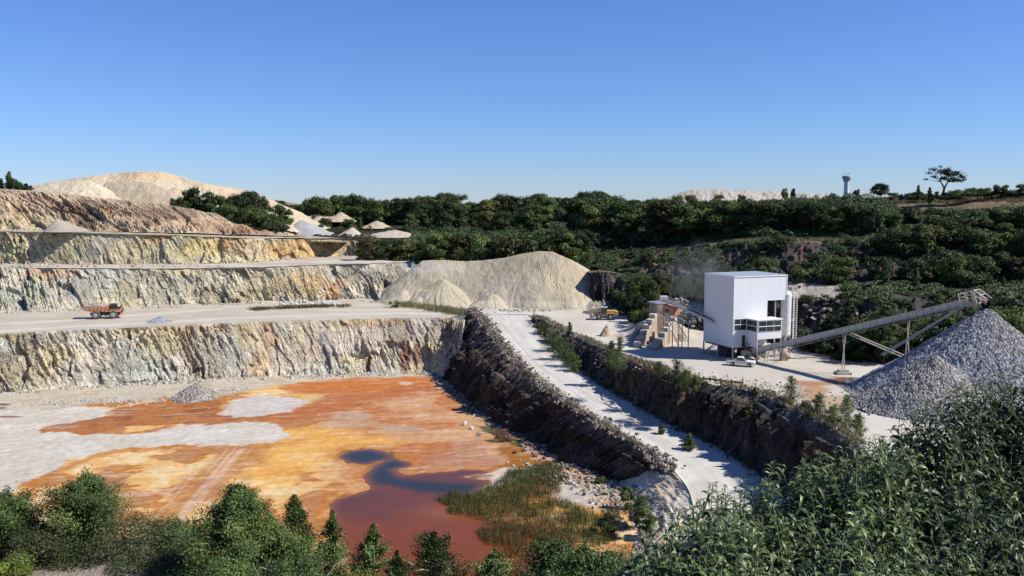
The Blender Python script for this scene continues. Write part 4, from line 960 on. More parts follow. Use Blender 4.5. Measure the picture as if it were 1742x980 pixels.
# outside stair, running down to the right
st = MB()
for s in (0, 1):
    yy = -.45-s*.85
    st.bar((2.3, yy, 2.6), (5.2, yy, .1), .06, .28); st.bar((2.3, yy, 3.6), (5.2, yy, 1.1), .05)
    for k in range(5): st.bar((2.3+k*.72, yy, 2.6-k*.62), (2.3+k*.72, yy, 3.6-k*.62), .04)
for k in range(12): st.box(2.35+k*.24, 2.6+k*.24, -1.27, -.48, 2.42-k*.207, 2.46-k*.207)
st.box(1.9, 2.9, -1.35, -.06, 2.38, 2.44)
st.build("stair", M['rust'], B)

# ---------------------------------------------------------------- white silo with a caged ladder
sp = P(1337, 607, 0)+np.array([0.1, 1.2, 0])
S = empty("silo", tuple(sp), A0, "slim white cylindrical silo with a caged ladder right of the white building", "silo")
MB().lathe([(.1, 3.1), (1.0, 4.2), (1.02, 12.2), (.7, 12.75), (.12, 12.9)], 24).build("tank", M['carwhite'], S, smooth=False)
for k in range(4):
    a = math.pi/4+k*math.pi/2; MB().bar((.9*math.cos(a), .9*math.sin(a), -.1), (.9*math.cos(a), .9*math.sin(a), 4.3), .14).build("leg", M['steel'], S)
ld = MB()
for y in (-.75, .1):
    for x in (1.2, 2.05): ld.bar((x, y, 2.5), (x, y, 12.8), .1)
for k in range(21):
    z = 2.6+k*.49; ld.bar((1.2, -.75, z), (2.05, -.75, z), .05); ld.bar((2.05, -.75, z), (2.05, .1, z), .05); ld.bar((1.2, -.75, z), (1.2, .1, z), .05)
ld.build("ladder_cage", M['carwhite'], S)
MB().bar((0, 0, 12.9), (0, 0, 13.6), .12).bar((0, 0, 13.5), (1.9, -.3, 13.3), .08).bar((1.9, -.3, 13.3), (2.0, -.3, 12.7), .08).build("vent_pipe", M['dark'], S)

# ---------------------------------------------------------------- long stockpile conveyor
tail = L2W(3.4, 1.2, .9); head = PY(1664, 509, 137.2)
tail = np.array([tail[0], tail[1], 1.0])
CV = empty("long_conveyor", (tail[0], tail[1], 0), 0, "long dusty beige belt conveyor climbing from the white building to the tall stone cone", "conveyor")
t0 = Vector((0, 0, tail[2])); t1 = Vector(tuple(head))-Vector((tail[0], tail[1], 0))
dv_ = (t1-t0); Lc = dv_.length; dv_ = dv_.normalized(); hor = Vector((dv_.x, dv_.y, 0)).normalized(); sd_ = Vector((hor.y, -hor.x, 0)); nrm = sd_.cross(dv_).normalized()
if nrm.z < 0: nrm = -nrm
def cp(s, a, b): return t0+dv_*s+sd_*a+nrm*b
side = MB()
side.bar(cp(0, .62, 0), cp(Lc, .62, 0), .12, .95); side.bar(cp(0, -.62, 0), cp(Lc, -.62, 0), .12, .95)
for q_ in (-1, 1): side.bar(cp(0, q_*.70, .50), cp(Lc, q_*.70, .50), .30, .06).bar(cp(0, q_*.66, -.49), cp(Lc, q_*.66, -.49), .22, .05)
k = 0
while k < Lc:
    side.bar(cp(k, .72, -.46), cp(k, .72, .46), .07); side.bar(cp(k, -.6, -.46), cp(k, .6, -.46), .07); k += 1.35
side.build("girder", M['beigesteel'], CV)
MB().bar(cp(.5, 0, .40), cp(Lc+.2, 0, .40), .95, .05).bar(cp(.5, 0, -.22), cp(Lc, 0, -.22), .95, .05).cyl(cp(Lc+.2, -.48, .08), cp(Lc+.2, .48, .08), .32).build("belt", M['belt'], CV)
wlk = MB()
wlk.bar(cp(2, 1.05, -.62), cp(Lc, 1.05, -.62), .6, .05)
k = 2.0
while k < Lc: wlk.bar(cp(k, .6, -.95), cp(k, 1.4, -.6), .05); k += 1.35
wlk.bar(cp(2, .9, -.95), cp(Lc, .9, -.95), .09).build("lower_rail", M['beigesteel'], CV)
wlk.build("service_walkway", M['beigesteel'], CV)
hf = MB(); e = Lc
for a in (-1.1, 1.1):
    for s in (e-2.3, e-1.1, e+.1): hf.bar(cp(s, a, -.5), cp(s, a, 1.55), .08)
    for b in (.9, 1.5): hf.bar(cp(e-2.3, a, b), cp(e+.1, a, b), .08)
    hf.bar(cp(e+.1, a, 1.55), cp(e+1.5, a, -.3), .1, .16); hf.bar(cp(e-.5, a, 1.5), cp(e+.9, a, -.4), .09, .14)
for s, b in ((e-2.3, 1.5), (e-2.3, .9), (e+.1, 1.5), (e+.8, .6)): hf.bar(cp(s, -1.1, b), cp(s, 1.1, b), .08)
hf.bar(cp(e-2.6, 1.1, -.6), cp(e+.6, 1.1, -.6), .25, .2).bar(cp(e-2.6, -1.1, -.6), cp(e+.6, -1.1, -.6), .25, .2)
hf.build("head_frame", M['beigesteel'], CV)
MB().cyl(cp(e-.6, .75, .1), cp(e-.6, 1.3, .1), .3).build("drive_motor", M['stainwall'], CV)
MB().bar(cp(e+.3, 0, -.2), cp(e+1.0, 0, -.7), .7, .4).build("discharge_chute", M['stainwall'], CV)
def s_at_px(px):
    best = min(np.linspace(0, Lc, 400), key=lambda s: abs(proj(np.array(cp(s, 0, -.5))+np.array([tail[0], tail[1], 0]))[0]-px)); return best
for px, spread, foot in [(1437, 1.5, None), (1546, 1.9, None)]:
    s = s_at_px(px); top = cp(s, 0, -.5); c = Vector((top.x, top.y, 0))
    fd = .55 if px < 1500 else 1.0
    for a in (-1, 1):
        MB().bar(cp(s, a*.45, -.5), c+hor*a*fd*.0+sd_*a*spread*.35+Vector((a*fd, 0, .45 if px < 1500 else 0)), .15).build("leg", M['beigesteel'], CV)
    if px < 1500: MB().box(c.x-1.3, c.x+1.3, c.y-.9, c.y+.9, -.1, .45).box(c.x-.9, c.x+.9, c.y-.5, c.y+.5, .45, .8).build("footing", M['concrete'], CV, bevel=.04)
s = s_at_px(1441)
for a in (-1, 1): MB().bar(cp(s, a*.6, -.5), cp(s+11.0, a*.75, -4.2)+Vector((0, 0, -3.2)), .17).build("strut", M['beigesteel'], CV)
s = s_at_px(1640)
for a in (-1, 1): MB().bar(cp(s, a*.6, -.5), Vector((t1.x-12.5, t1.y+5.0+a*.4, 5.4)), .16).build("strut", M['beigesteel'], CV)
for px in (1305, 1322):
    s = s_at_px(px)
    for a in (-1, 1): MB().bar(cp(s, a*.5, -.5), Vector((cp(s, a*.5, 0).x, cp(s, a*.5, 0).y, 0)), .12).build("leg", M['beigesteel'], CV)

k = 1.0
while k < Lc-.5:
    MB().cyl(cp(k, -.5, -.62), cp(k, .85, -.62), .1, n=8).build("return_roller", M['dark'], CV); k += 2.7
# ---------------------------------------------------------------- beige drive unit and slabs on the ground under the conveyor
g = P(1334, 613, 0)
G_ = empty("crusher_drive", tuple(g), .1, "dusty beige machine block standing under the long conveyor by the silo", "machine")
MB().box(-.7, .7, -.6, .6, 0, 1.5).box(-.45, .5, -.45, .45, 1.5, 2.2).build("housing", M['beigesteel'], G_, bevel=.08)
MB().cyl((-.3, -.75, 1.0), (-.3, -.6, 1.0), .55).cyl((.45, -.72, .6), (.45, -.6, .6), .3).build("flywheel", M['stainwall'], G_)
MB().cyl((0, 0, 2.2), (.1, 0, 3.0), .16).build("pipe", M['beigesteel'], G_)
for (px, py, sx_, sy_, h, lab) in [(1356, 609, 1.6, 1.1, .35, "pale concrete slab beside the beige machine under the silo"), (1308, 606, 1.3, .9, .3, "flat concrete pad below the tail of the long conveyor"), (1192, 607.5, 1.9, .5, .14, "flat pale plate lying in the shadow of the white building")]:
    c = P(px, py, 0); o = MB().box(-sx_, sx_, -sy_, sy_, -.05, h).build("concrete_slab", M['concrete'], None, bevel=.04); o.location = tuple(c); tag(o, lab, "slab")
tk = P(1289, 605, 0); T_ = empty("storage_drum", tuple(tk), 0, "small white drum standing in the shade under the annex", "drum")
MB().lathe([(.4, 0), (.45, .1), (.45, 1.0), (.3, 1.15)], 14).build("drum_body", M['carwhite'], T_); MB().lathe([(.12, 1.15), (.12, 1.3)], 8).build("lid", M['dark'], T_)

# ---------------------------------------------------------------- primary screen with its feed conveyor, left of the building
fh = PY(1129, 509, 186.0); fl = L2W(0.2, 6.0, 6.6)
FC = empty("feed_conveyor", (fh[0], fh[1], 0), 0, "steep dark feed conveyor with an orange screen box left of the white building", "conveyor")
o3 = Vector((fh[0], fh[1], 0)); a3 = Vector(tuple(fh))-o3; b3 = Vector(tuple(fl))-o3; d3 = (b3-a3).normalized(); h3 = Vector((d3.y, -d3.x, 0)).normalized()
L3 = (b3-a3).length
def q3(s, a, b): return a3+d3*s+h3*a+Vector((0, 0, b))
MB().bar(q3(0, .5, 0), q3(L3, .5, 0), .12, .5).bar(q3(0, -.5, 0), q3(L3, -.5, 0), .12, .5).bar(q3(0, .5, .7), q3(L3, .5, .7), .08).bar(q3(0, -.5, .7), q3(L3, -.5, .7), .08).build("girder", M['steel'], FC)
MB().bar(q3(0, 0, .2), q3(L3, 0, .2), .85, .06).build("belt", M['belt'], FC)
MB().box(-.75, .75, -.7, .7, a3.z-.5, a3.z+.7).build("head_box", M['carwhite'], FC, bevel=.05)
MB().bar(q3(.8, 0, -1.6), q3(4.2, 0, -1.35), 1.9, 1.5).build("screen_box", M['orange'], FC)
MB().cyl(q3(2.4, 1.05, -1.6), q3(2.4, 1.3, -1.6), .3).build("exciter", M['rust'], FC)
wk = MB()
wa = q3(-1.6, 1.2, -2.6); wb = q3(7.5, 1.2, -3.0)
for off in (0, 1.6):
    A = wa-h3*off*1.3; Bq = wb-h3*off*1.3
    wk.bar(A, Bq, .3, .16); wk.bar(A+Vector((0, 0, 1.0)), Bq+Vector((0, 0, 1.0)), .07); wk.bar(A+Vector((0, 0, .55)), Bq+Vector((0, 0, .55)), .05)
    for k in range(8):
        pz = A+(Bq-A)*k/7; wk.bar(pz, pz+Vector((0, 0, 1.0)), .06)
wk.build("walkway", M['steel'], FC)
for s_, zz in ((1.0, -2.2), (4.0, -2.6), (7.0, -2.6)):
    for a in (-.8, .9):
        p_ = q3(s_, a, zz); MB().bar(p_, Vector((p_.x, p_.y, 0)), .18).build("leg", M['steel'], FC)
MB().bar(q3(1.2, .9, -2.4), Vector((q3(6, .9, 0).x, q3(6, .9, 0).y, .5)), .12).bar(q3(4.5, .9, -2.5), Vector((q3(8, .9, 0).x, q3(8, .9, 0).y, 3)), .12).build("brace", M['steel'], FC)
# hopper walls of stained concrete under the screen
hw = [P(1113, 588, 0), P(1135, 585, 0)]
Hq = empty("tipping_hopper", tuple(P(1128, 566, 0)), A0, "tall rust brown feed hopper under the orange screen box", "hopper")
MB().prism([(-2.9, -.1), (2.3, -.1), (2.6, 7.0), (-3.0, 7.0)], -2.0, 1.5).build("hopper_wall", M['stainwall'], Hq, bevel=.06)
MB().box(-3.1, 2.8, -2.1, 1.7, 7.003, 7.3).build("rim", M['steel'], Hq)
MB().box(2.3, 5.2, -.5, 1.2, 0, 4.2).build("crusher", M['dark'], Hq, bevel=.1)

M['wingwall'] = mat_plain('stained wing wall', (.40, .31, .23), .9, dirt=(.26, .17, .12), scale=.9, bump=.4)
# stepped wing walls of big concrete blocks
def step_wall(name, p_low, p_high, zl, zh, label, n, thick=.9):
    p0 = np.array(p_low); p1 = np.array(p_high); d = p1-p0; d[2] = 0; Ln = np.linalg.norm(d); an = math.atan2(d[1], d[0])
    W = empty(name, (p0[0], p0[1], 0), an, label, "retaining wall")
    body = [(0, -.1)]
    for i in range(n): body += [(Ln*i/n, zl+(zh-zl)*i/n), (Ln*(i+1)/n, zl+(zh-zl)*i/n)]
    body += [(Ln, -.1)]
    MB().prism(body, -thick/2, thick/2).build("wall_body", M['wingwall'], W)
    for i in range(n):
        z = zl+(zh-zl)*i/n; x = Ln*(i+.5)/n; hl = Ln/n*.42
        MB().box(x-hl, x+hl, -thick/2-.06, thick/2+.06, z+.003, z+.85).build("block", M['concrete'], W, bevel=.05)
    return W
step_wall("block_wall", P(1083, 592, 0), PY(1113, 545, P(1083, 592, 0)[1]+13.5), .4, 5.6, "left stepped wall of concrete blocks in front of the orange screen box", 6, 1.3)
step_wall("block_wall", P(1112, 596, 0), PY(1147, 556, P(1112, 596, 0)[1]+13.5), .4, 5.2, "right stepped wall of concrete blocks nearer the white building", 6, 1.3)
# earth ramp the loader drives up, left of the block walls
def earth(name, ring_px, peak, mat, c1, c2, label, seed, cat="heap"):
    pass
rampE = [P(1058, 588, -.1), P(1000, 566, -.1)]
eL = [[P(1083, 590, -.1), P(1095, 575, 0.2), P(1104, 561, 1.5), P(1111, 552, 4.6)+np.array([0, 2, 0]), PY(1118, 540, 198)],
      [P(1060, 584, -.1), P(1072, 572, .6), P(1085, 561, 1.8), PY(1096, 548, 196), PY(1108, 538, 204)],
      [P(1030, 570, -.1), P(1045, 563, -.1), P(1068, 556, .3), PY(1088, 548, 205), PY(1108, 538, 212)]]
o = loft("loading_ramp", [np.array(r) for r in eL], .4, .4, M['dirt'], lambda S, T, G: .25*fbm(S/3, T*3, o=4, seed=241), lambda S, T, G, ex: mixc(np.broadcast_to(np.array([.58, .51, .41]), G.shape), np.array([.50, .38, .27]), sstep(-.2, .4, fbm(S/4, T*2, o=4, seed=242))), smooth=True, fade=(False, False))
del o["kind"]; tag(o, "pale earth ramp built up behind the left block wall", "earth ramp")
lobe(1116, 1190, 1155, 549, 572, "beige sand heap in the bay between the block wall and the white building", (.56, .50, .38), (.5, .42, .3), 251, None, gul=.6)
lobe(1135, 1178, 1160, 566, 579, "dark grey heap of sheets and spoil at the edge of the building's shadow", (.30, .29, .28), (.42, .38, .3), 252, None, gul=.8, fine=.5)
lobe(1018, 1040, 1033, 552, 572, "small reddish brown sand heap alone on the yard", (.50, .36, .24), (.46, .33, .22), 253, None, gul=.8, fine=.4)
lobe(985, 1085, 1030, 523, 533, "dark earth mound overgrown behind the wheel loader", (.22, .19, .14), (.14, .13, .09), 254, None, mat=M['scrub'], gul=.8)

# ---------------------------------------------------------------- vehicles (local x forward, z up)
def wheel(parent, x, y, z, R, wd, hub=.5):
    t = MB().lathe([(R*.6, -wd/2), (R*.93, -wd/2), (R, -wd*.3), (R, wd*.3), (R*.93, wd/2), (R*.6, wd/2)], 22)
    t.v = [(a, c, b) for a, b, c in t.v]
    w = MB(); w.v = [(a+x, b+y, c+z) for a, b, c in t.v]; w.f = t.f
    o = w.build("wheel", M['rubber'], parent)
    s = -1 if y < 0 else 1
    MB().cyl((x, y+s*wd*.30, z), (x, y+s*(wd/2+.02), z), R*hub, R*hub*.9, 18).cyl((x, y+s*wd*.4, z), (x, y+s*(wd/2+.10), z), R*.2, R*.16, 12).build("rim", M['rim'], o)
# haul truck
a = P(153, 542.5, 0); b = P(201, 541, 0)
hx = (a+b)/2; ang = math.atan2(b[1]-a[1], b[0]-a[0])
HT = empty("haul_truck", (hx[0], hx[1]+.5, .05), ang, "loaded orange rigid haul truck driving along the bench road", "truck")
HT.scale = (1.0, 1.0, .97)
for s in (-1, 1):
    wheel(HT, 2.35, s*1.75, 1.05, 1.05, .75, .55); wheel(HT, -1.85, s*1.7, 1.1, 1.1, 1.1, .5)
MB().box(-3.4, 4.0, -.75, .75, .9, 1.55).box(-2.2, -1.5, -1.5, 1.5, .85, 1.35).box(.1, 1.0, -1.35, -.75, .75, 1.6).box(.1, 1.0, .75, 1.35, .75, 1.6).build("chassis", M['dark'], HT)
MB().prism([(-5.2, 2.65), (-3.6, 2.05), (.9, 1.75), (1.25, 1.95), (1.35, 3.55), (3.0, 3.9), (3.0, 4.02), (1.2, 3.75), (.9, 3.45), (-5.1, 3.05)], -1.85, 1.85, top=[0, .25, .25, .25, 0, .3, .3, 0, 0, 0]).build("dump_body", M['orange'], HT, bevel=.03)
for k in range(6): MB().bar((-3.9+k*.95, -1.93, 2.15), (-3.9+k*.95, -1.93, 3.3), .1).build("body_rib", M['orange'], HT)
gxx, gyy = np.meshgrid(np.linspace(-4.9, .9, 26), np.linspace(-1.7, 1.7, 16))
hz = 3.2+.95*np.exp(-((gxx+1.6)/2.3)**2)*(1-(gyy/1.9)**2)+.22*fbm(gxx/.6, gyy/.6, o=3, seed=261)
mk("load", np.stack([gxx, gyy, hz], -1).reshape(-1, 3), gridF(16, 26), M['gravel'], np.tile(np.array([.42, .38, .36]), (16*26, 1)), False, parent=HT)
MB().prism([(1.4, 1.7), (4.1, 1.7), (4.3, 2.3), (4.0, 2.75), (1.4, 2.75)], -1.7, 1.7).build("hood", M['orange'], HT, bevel=.06)
MB().box(1.3, 4.2, -1.9, 1.9, 2.753, 2.85).build("deck", M['dark'], HT)
cabm = MB().prism([(1.65, 2.853), (3.15, 2.853), (3.25, 3.4), (3.05, 4.1), (1.7, 4.1)], -1.75, -.05); cab_ = cabm.build("cab", M['dark'], HT, bevel=.04)
MB().box(1.78, 2.9, -1.79, -1.755, 3.3, 3.95).build("window", M['glass'], cab_)
MB().box(1.55, 3.3, -1.85, .05, 4.105, 4.22).build("cab_roof", M['carwhite'], HT)
MB().box(4.12, 4.32, -1.5, 1.5, 1.5, 2.5).build("grille", M['dark'], HT)
MB().box(3.9, 4.55, -1.8, 1.8, .95, 1.45).build("bumper", M['orange'], HT, bevel=.05)
for s in (-1, 1):
    MB().cyl((4.55, s*1.3, 1.2), (4.62, s*1.3, 1.2), .16).build("headlight", M['carwhite'], HT)
    rl = MB(); rl.bar((4.2, s*1.75, 2.85), (4.2, s*1.75, 3.7), .05).bar((2.0, s*1.85, 3.7), (4.2, s*1.8, 3.7), .05).bar((4.2, s*1.5, 2.8), (4.7, s*1.6, 1.2), .07)
    rl.build("handrail", M['stainwall'], HT)
MB().box(4.15, 4.3, -2.0, -1.9, 3.1, 3.5).build("mirror", M['dark'], HT)
# wheel loader, facing left
lp = P(1030, 544.5, 0)
WL = empty("wheel_loader", (lp[0], lp[1]+1.2, 0.02), math.radians(172), "yellow wheel loader parked with its bucket down before the bushes", "loader")
for s in (-1, 1):
    wheel(WL, 1.55, s*1.05, .85, .85, .65, .5); wheel(WL, -1.5, s*1.05, .85, .85, .65, .5)
MB().prism([(-3.3, 1.0), (-3.2, 2.2), (-2.2, 2.45), (-.4, 2.35), (-.2, 1.2), (-1, .9)], -.75, .75).build("engine_hood", M['yellow'], WL, bevel=.08)
MB().box(-3.5, -3.2, -1.0, 1.0, .9, 1.5).build("counterweight", M['dark'], WL, bevel=.05)
MB().prism([(-.3, .8), (2.3, .8), (2.2, 1.5), (.6, 1.6), (-.3, 1.5)], -.6, .6).build("front_frame", M['yellow'], WL, bevel=.05)
for s in (-1, 1):
    MB().prism([(-2.5, 1.75), (-.6, 1.75), (-.45, 1.2), (-.55, 1.2), (-.8, 1.65), (-2.4, 1.65)], s*1.05-.35, s*1.05+.35).build("fender", M['yellow'], WL)
    MB().bar((1.4, s*.45, 1.8), (3.2, s*.45, .7), .18, .32).bar((.8, s*.45, 1.5), (1.5, s*.45, 1.85), .18, .3).build("lift_arm", M['yellow'], WL)
c_ = MB().prism([(-.5, 1.55), (.85, 1.55), (1.0, 2.4), (.75, 3.1), (-.45, 3.1)], -.7, .7).build("cab", M['glass'], WL)
MB().box(-.6, .9, -.8, .8, 3.103, 3.22).build("roof", M['carwhite'], c_)
for x, s in ((-.5, -1), (.75, -1), (-.5, 1), (.75, 1)): MB().bar((x, s*.72, 1.6), (x*.95, s*.72, 3.1), .09).build("cab_post", M['dark'], c_)
bk = MB().prism([(3.0, .15), (4.1, .12), (4.12, .2), (3.2, .3), (3.05, .9), (3.5, 1.35), (3.4, 1.4), (2.9, .95)], -1.4, 1.4)
bk.build("bucket", M['steel'], WL)
for s in (-1, 1): MB().box(3.0, 3.9, s*1.42-.03, s*1.42+.03, .15, .9).build("bucket_cheek", M['steel'], WL)
# pickup
p1 = P(1248.5, 622.7, 0); p2 = P(1276, 624.8, 0)
PK = empty("pickup_truck", ((p1[0]+p2[0])/2, (p1[1]+p2[1])/2+.75, .01), math.atan2(p2[1]-p1[1], p2[0]-p1[0]), "white pickup truck parked facing right in front of the white building", "pickup")
for s in (-1, 1):
    wheel(PK, 1.5, s*.74, .34, .36, .24, .6); wheel(PK, -1.5, s*.74, .34, .36, .24, .6)
MB().prism([(-2.5, .42), (-1.98, .42), (-1.9, .72), (-1.5, .85), (-1.1, .72), (-1.02, .38), (1.02, .38), (1.1, .72), (1.5, .85), (1.9, .72), (1.98, .42), (2.5, .45), (2.55, .75), (2.4, .98), (1.15, 1.08), (-2.5, 1.02)], -.86, .86).build("body", M['carwhite'], PK, bevel=.03)
cb_ = MB().prism([(-.75, 1.05), (1.2, 1.085), (.45, 1.62), (.2, 1.70), (-.6, 1.68)], -.8, .8, top=[0, 0, .14, .16, .14]).build("cab", M['carwhite'], PK, bevel=.03)
for s in (-1, 1):
    MB().prism([(-.62, 1.13), (-.18, 1.13), (-.18, 1.56), (-.52, 1.56)], s*.80-.02 if s > 0 else -.83, .83 if s > 0 else -.78).prism([(-.08, 1.13), (.92, 1.13), (.38, 1.56), (-.08, 1.56)], s*.80-.02 if s > 0 else -.83, .83 if s > 0 else -.78).build("side_window", M['glass'], cb_)
MB().add([(1.12, -.66, 1.14), (1.12, .66, 1.14), (.50, .6, 1.60), (.50, -.6, 1.60), (1.16, -.66, 1.16), (1.16, .66, 1.16), (.53, .6, 1.63), (.53, -.6, 1.63)], [(0, 1, 2, 3), (7, 6, 5, 4), (0, 4, 5, 1), (1, 5, 6, 2), (2, 6, 7, 3), (3, 7, 4, 0)]).build("windscreen", M['glass'], cb_)
MB().box(-2.4, -.85, -.74, .74, 1.025, 1.04).build("load_bed", M['dark'], PK)
MB().box(2.5, 2.6, -.84, .84, .42, .6).build("bumper", M['dark'], PK, bevel=.02); MB().box(-2.6, -2.5, -.8, .8, .45, .6).build("bumper", M['dark'], PK, bevel=.02)
for s in (-1, 1): MB().box(2.46, 2.54, s*.7-.12, s*.7+.12, .74, .9).build("headlight", M['glass'], PK)
MB().box(.75, .87, -.98, -.84, 1.1, 1.25).build("mirror", M['dark'], PK)

# ---------------------------------------------------------------- rusty guard beams at the edge of the yard, pipes
def beam(pts, label, lift=.55, name="guard_rail", mat='rust', w=.12, h=.34):
    q = [P(a, b, 0) for a, b in pts]; o0 = q[0]; R_ = empty(name, tuple(o0), 0, label, "barrier" if name == "guard_rail" else "pipe")
    rl = MB()
    for u, v in zip(q[:-1], q[1:]): rl.bar(tuple(u-o0+np.array([0, 0, lift])), tuple(v-o0+np.array([0, 0, lift])), w, h)
    rl.build("rail", M[mat], R_)
    for i, (u, v) in enumerate(zip(q[:-1], q[1:])):
        for t in (0, .5): 
            c = u+(v-u)*t-o0; MB().box(c[0]-.1, c[0]+.1, c[1]+.08, c[1]+.28, -.1, .95).build("post", M[mat], R_)
    c = q[-1]-o0; MB().box(c[0]-.08, c[0]+.08, c[1]+.08, c[1]+.24, -.1, 1.3).build("post", M[mat], R_)
    return R_
beam([(1187, 649), (1208, 650.5), (1226, 653), (1264, 657)], "long rusty steel guard rail at the yard edge below the white pickup")
beam([(1093, 631), (1112, 636)], "short rusty steel beam behind bushes at the yard edge", .5)
beam([(1075, 619), (1086, 625)], "short dark beam lying left of the rusty beam at the yard edge", .4)
pi = P(1370, 604, 0)
pipe_ = MB().bar((-2.2, 1.2, .35), (2.0, -1.0, .25), .16).build("steel_pipe", M['rust'], None); pipe_.location = tuple(P(1374, 610, 0)); tag(pipe_, "reddish steel pipe lying behind the beige machine", "pipe")

# ---------------------------------------------------------------- water tower far away
wt = PY(1439.5, 331, 900); wb = ground_at(1439, 900)
WT = empty("water_tower", (wt[0], 900, 28.0), 0, "distant white mushroom water tower on the skyline", "water tower")
zt = PY(1439, 299, 900)[2]-28
MB().lathe([(3.0, 0), (2.4, 2), (2.35, zt-7), (2.6, zt-6.3)], 24).build("shaft", M['white'], WT, smooth=True)
MB().lathe([(2.6, zt-6.3), (4.2, zt-2.6), (4.5, zt-2.2), (4.5, zt-.3), (3.9, zt), (.5, zt+.3)], 24).build("tank", mat_plain("tower grey", (.42, .45, .48), .8), WT)
an = MB()
for x in (-2, -.5, 1.2, 2.6): an.bar((x, 0, zt), (x, 0, zt+2.2+.5*abs(x)), .3)
an.build("antenna", M['steel'], WT)
# ================================================================ ROCKS
def rock_mesh(name, seed, col, flat=.7):
    import bmesh
    bm = bmesh.new(); bmesh.ops.create_icosphere(bm, subdivisions=2, radius=1)
    r = random.Random(seed)
    planes = [(Vector((r.gauss(0, 1), r.gauss(0, 1), r.gauss(0, 1))).normalized(), r.uniform(.35, .7)) for _ in range(13)]
    for v in bm.verts:
        for n, d in planes:
            k = v.co.dot(n)
            if k > d: v.co -= n*(k-d)
        v.co.z *= flat
    me = bpy.data.meshes.new(name); bm.to_mesh(me); bm.free()
    me.materials.append(mat_plain(name+" stone", col, .9, dirt=tuple(np.array(col)*.6), scale=2.5, bump=.6)); return me
RK = {'white': [rock_mesh("boulder", i, (.55, .54, .52)) for i in range(4)], 'tan': [rock_mesh("boulder", 10+i, (.36, .30, .22)) for i in range(3)],
      'grey': [rock_mesh("boulder", 20+i, (.22, .20, .18)) for i in range(4)], 'rust': [rock_mesh("boulder", 30, (.34, .19, .10))]}
def boulder(kind, loc, s, label, group=None, name="boulder"):
    o = bpy.data.objects.new(name, random.choice(RK[kind])); COL.objects.link(o)
    o.location = tuple(loc); o.rotation_euler = (random.uniform(-.5, .5), random.uniform(-.5, .5), random.uniform(0, 6.28))
    o.scale = (s*random.uniform(.8, 1.3), s*random.uniform(.8, 1.2), s*random.uniform(.7, 1.1))
    return tag(o, label, "boulder", group)
for i in range(62):
    u = random.random(); px = 468+u*112; w = math.sin(u*math.pi)**.5
    py = 519-random.random()*9*w; lay = random.random()
    boulder('white', P(px, py+2, 0)+np.array([0, 0, .25+lay*.5*w]), random.uniform(.35, .75), "white quarried boulder in the loose row on the bench road under the middle rock face", "white boulders heaped on the bench road")
for (px, k) in [(20, 'tan'), (32, 'grey'), (40, 'white'), (52, 'tan'), (69, 'white'), (80, 'tan'), (98, 'grey'), (125, 'tan'), (139, 'grey'), (148, 'tan'), (160, 'grey'), (182, 'white'), (205, 'grey'), (212, 'tan'), (226, 'rust'), (240, 'tan'), (278, 'grey'), (297, 'grey'), (320, 'grey'), (335, 'tan'), (352, 'grey'), (370, 'grey'), (382, 'white')]:
    boulder(k, P(px, 454.5, ZB)+np.array([0, random.uniform(0, 1.5), .25]), random.uniform(.35, .62) if px not in (69, 226) else .95, "lone boulder in the sparse line along the edge of the middle bench", "boulders along the edge of the middle bench")
for n_, (px, py, s) in enumerate([(791, 724, .85), (802, 731, .6), (817, 741, .7)]):
    boulder('white', P(px, py, ZP)+np.array([0, 0, .4]), s, ["biggest of three white rocks at the shadow's edge on the pit floor", "middle small rock of three white rocks on the pit floor", "nearest of three white rocks beside the green strip of slime"][n_])
for i in range(46):
    u = random.random(); px = 1035+u*75; py = 818+random.uniform(-6, 34)*(1-u*.5)+u*4
    Z = ZP+.2+max(0, (px-1050)/60)*1.5*random.uniform(.4, 1)
    boulder(random.choice(['white', 'grey', 'grey']), P(px, py, Z), random.uniform(.25, .7), "broken rock slab in the tip of rubble at the lower end of the haul ramp", "rubble slabs below the haul ramp")
lobe(290, 374, 332, 652, 676, "heap of coarse pale rubble at the foot of the lowest rock face", (.46, .42, .36), (.36, .32, .27), 301, None, z0=ZP, mat=M['gravel'], gul=.8, fine=.55, name="rubble_heap")
for i in range(95):
    px = 1342+random.random()*150; t = random.random()
    y0 = ground_at(px, 0) if False else np.interp(px, HP, [q[0] for q in rows_def[0]]); y1 = np.interp(px, HP, [q[0] for q in rows_def[1]]); z1 = np.interp(px, HP, [q[1] for q in rows_def[1]])
    Yq = y0+(y1-y0)*t; p = np.array([(px-W0/2)/FPX*(Yq*CP+.5), Yq-.8, z1*t])
    boulder('grey' if random.random() < .75 else 'tan', p, random.uniform(.5, 1.15), "grey block in the dry rock wall behind the silo and the long conveyor", "blocks of the rock wall behind the conveyor")
for i in range(34):
    px = 1142+random.random()*48; Yq = np.interp(px, HP, [q[0] for q in rows_def[0]])-1-random.random()*1.5; zz = random.uniform(.5, 6.2)
    boulder('tan' if random.random() < .4 else 'grey', np.array([(px-W0/2)/FPX*(Yq*CP+.5), Yq+zz*1.2, zz]), random.uniform(.4, .95), "pale block stacked on the slope behind the feed conveyor", "pale blocks behind the feed conveyor")

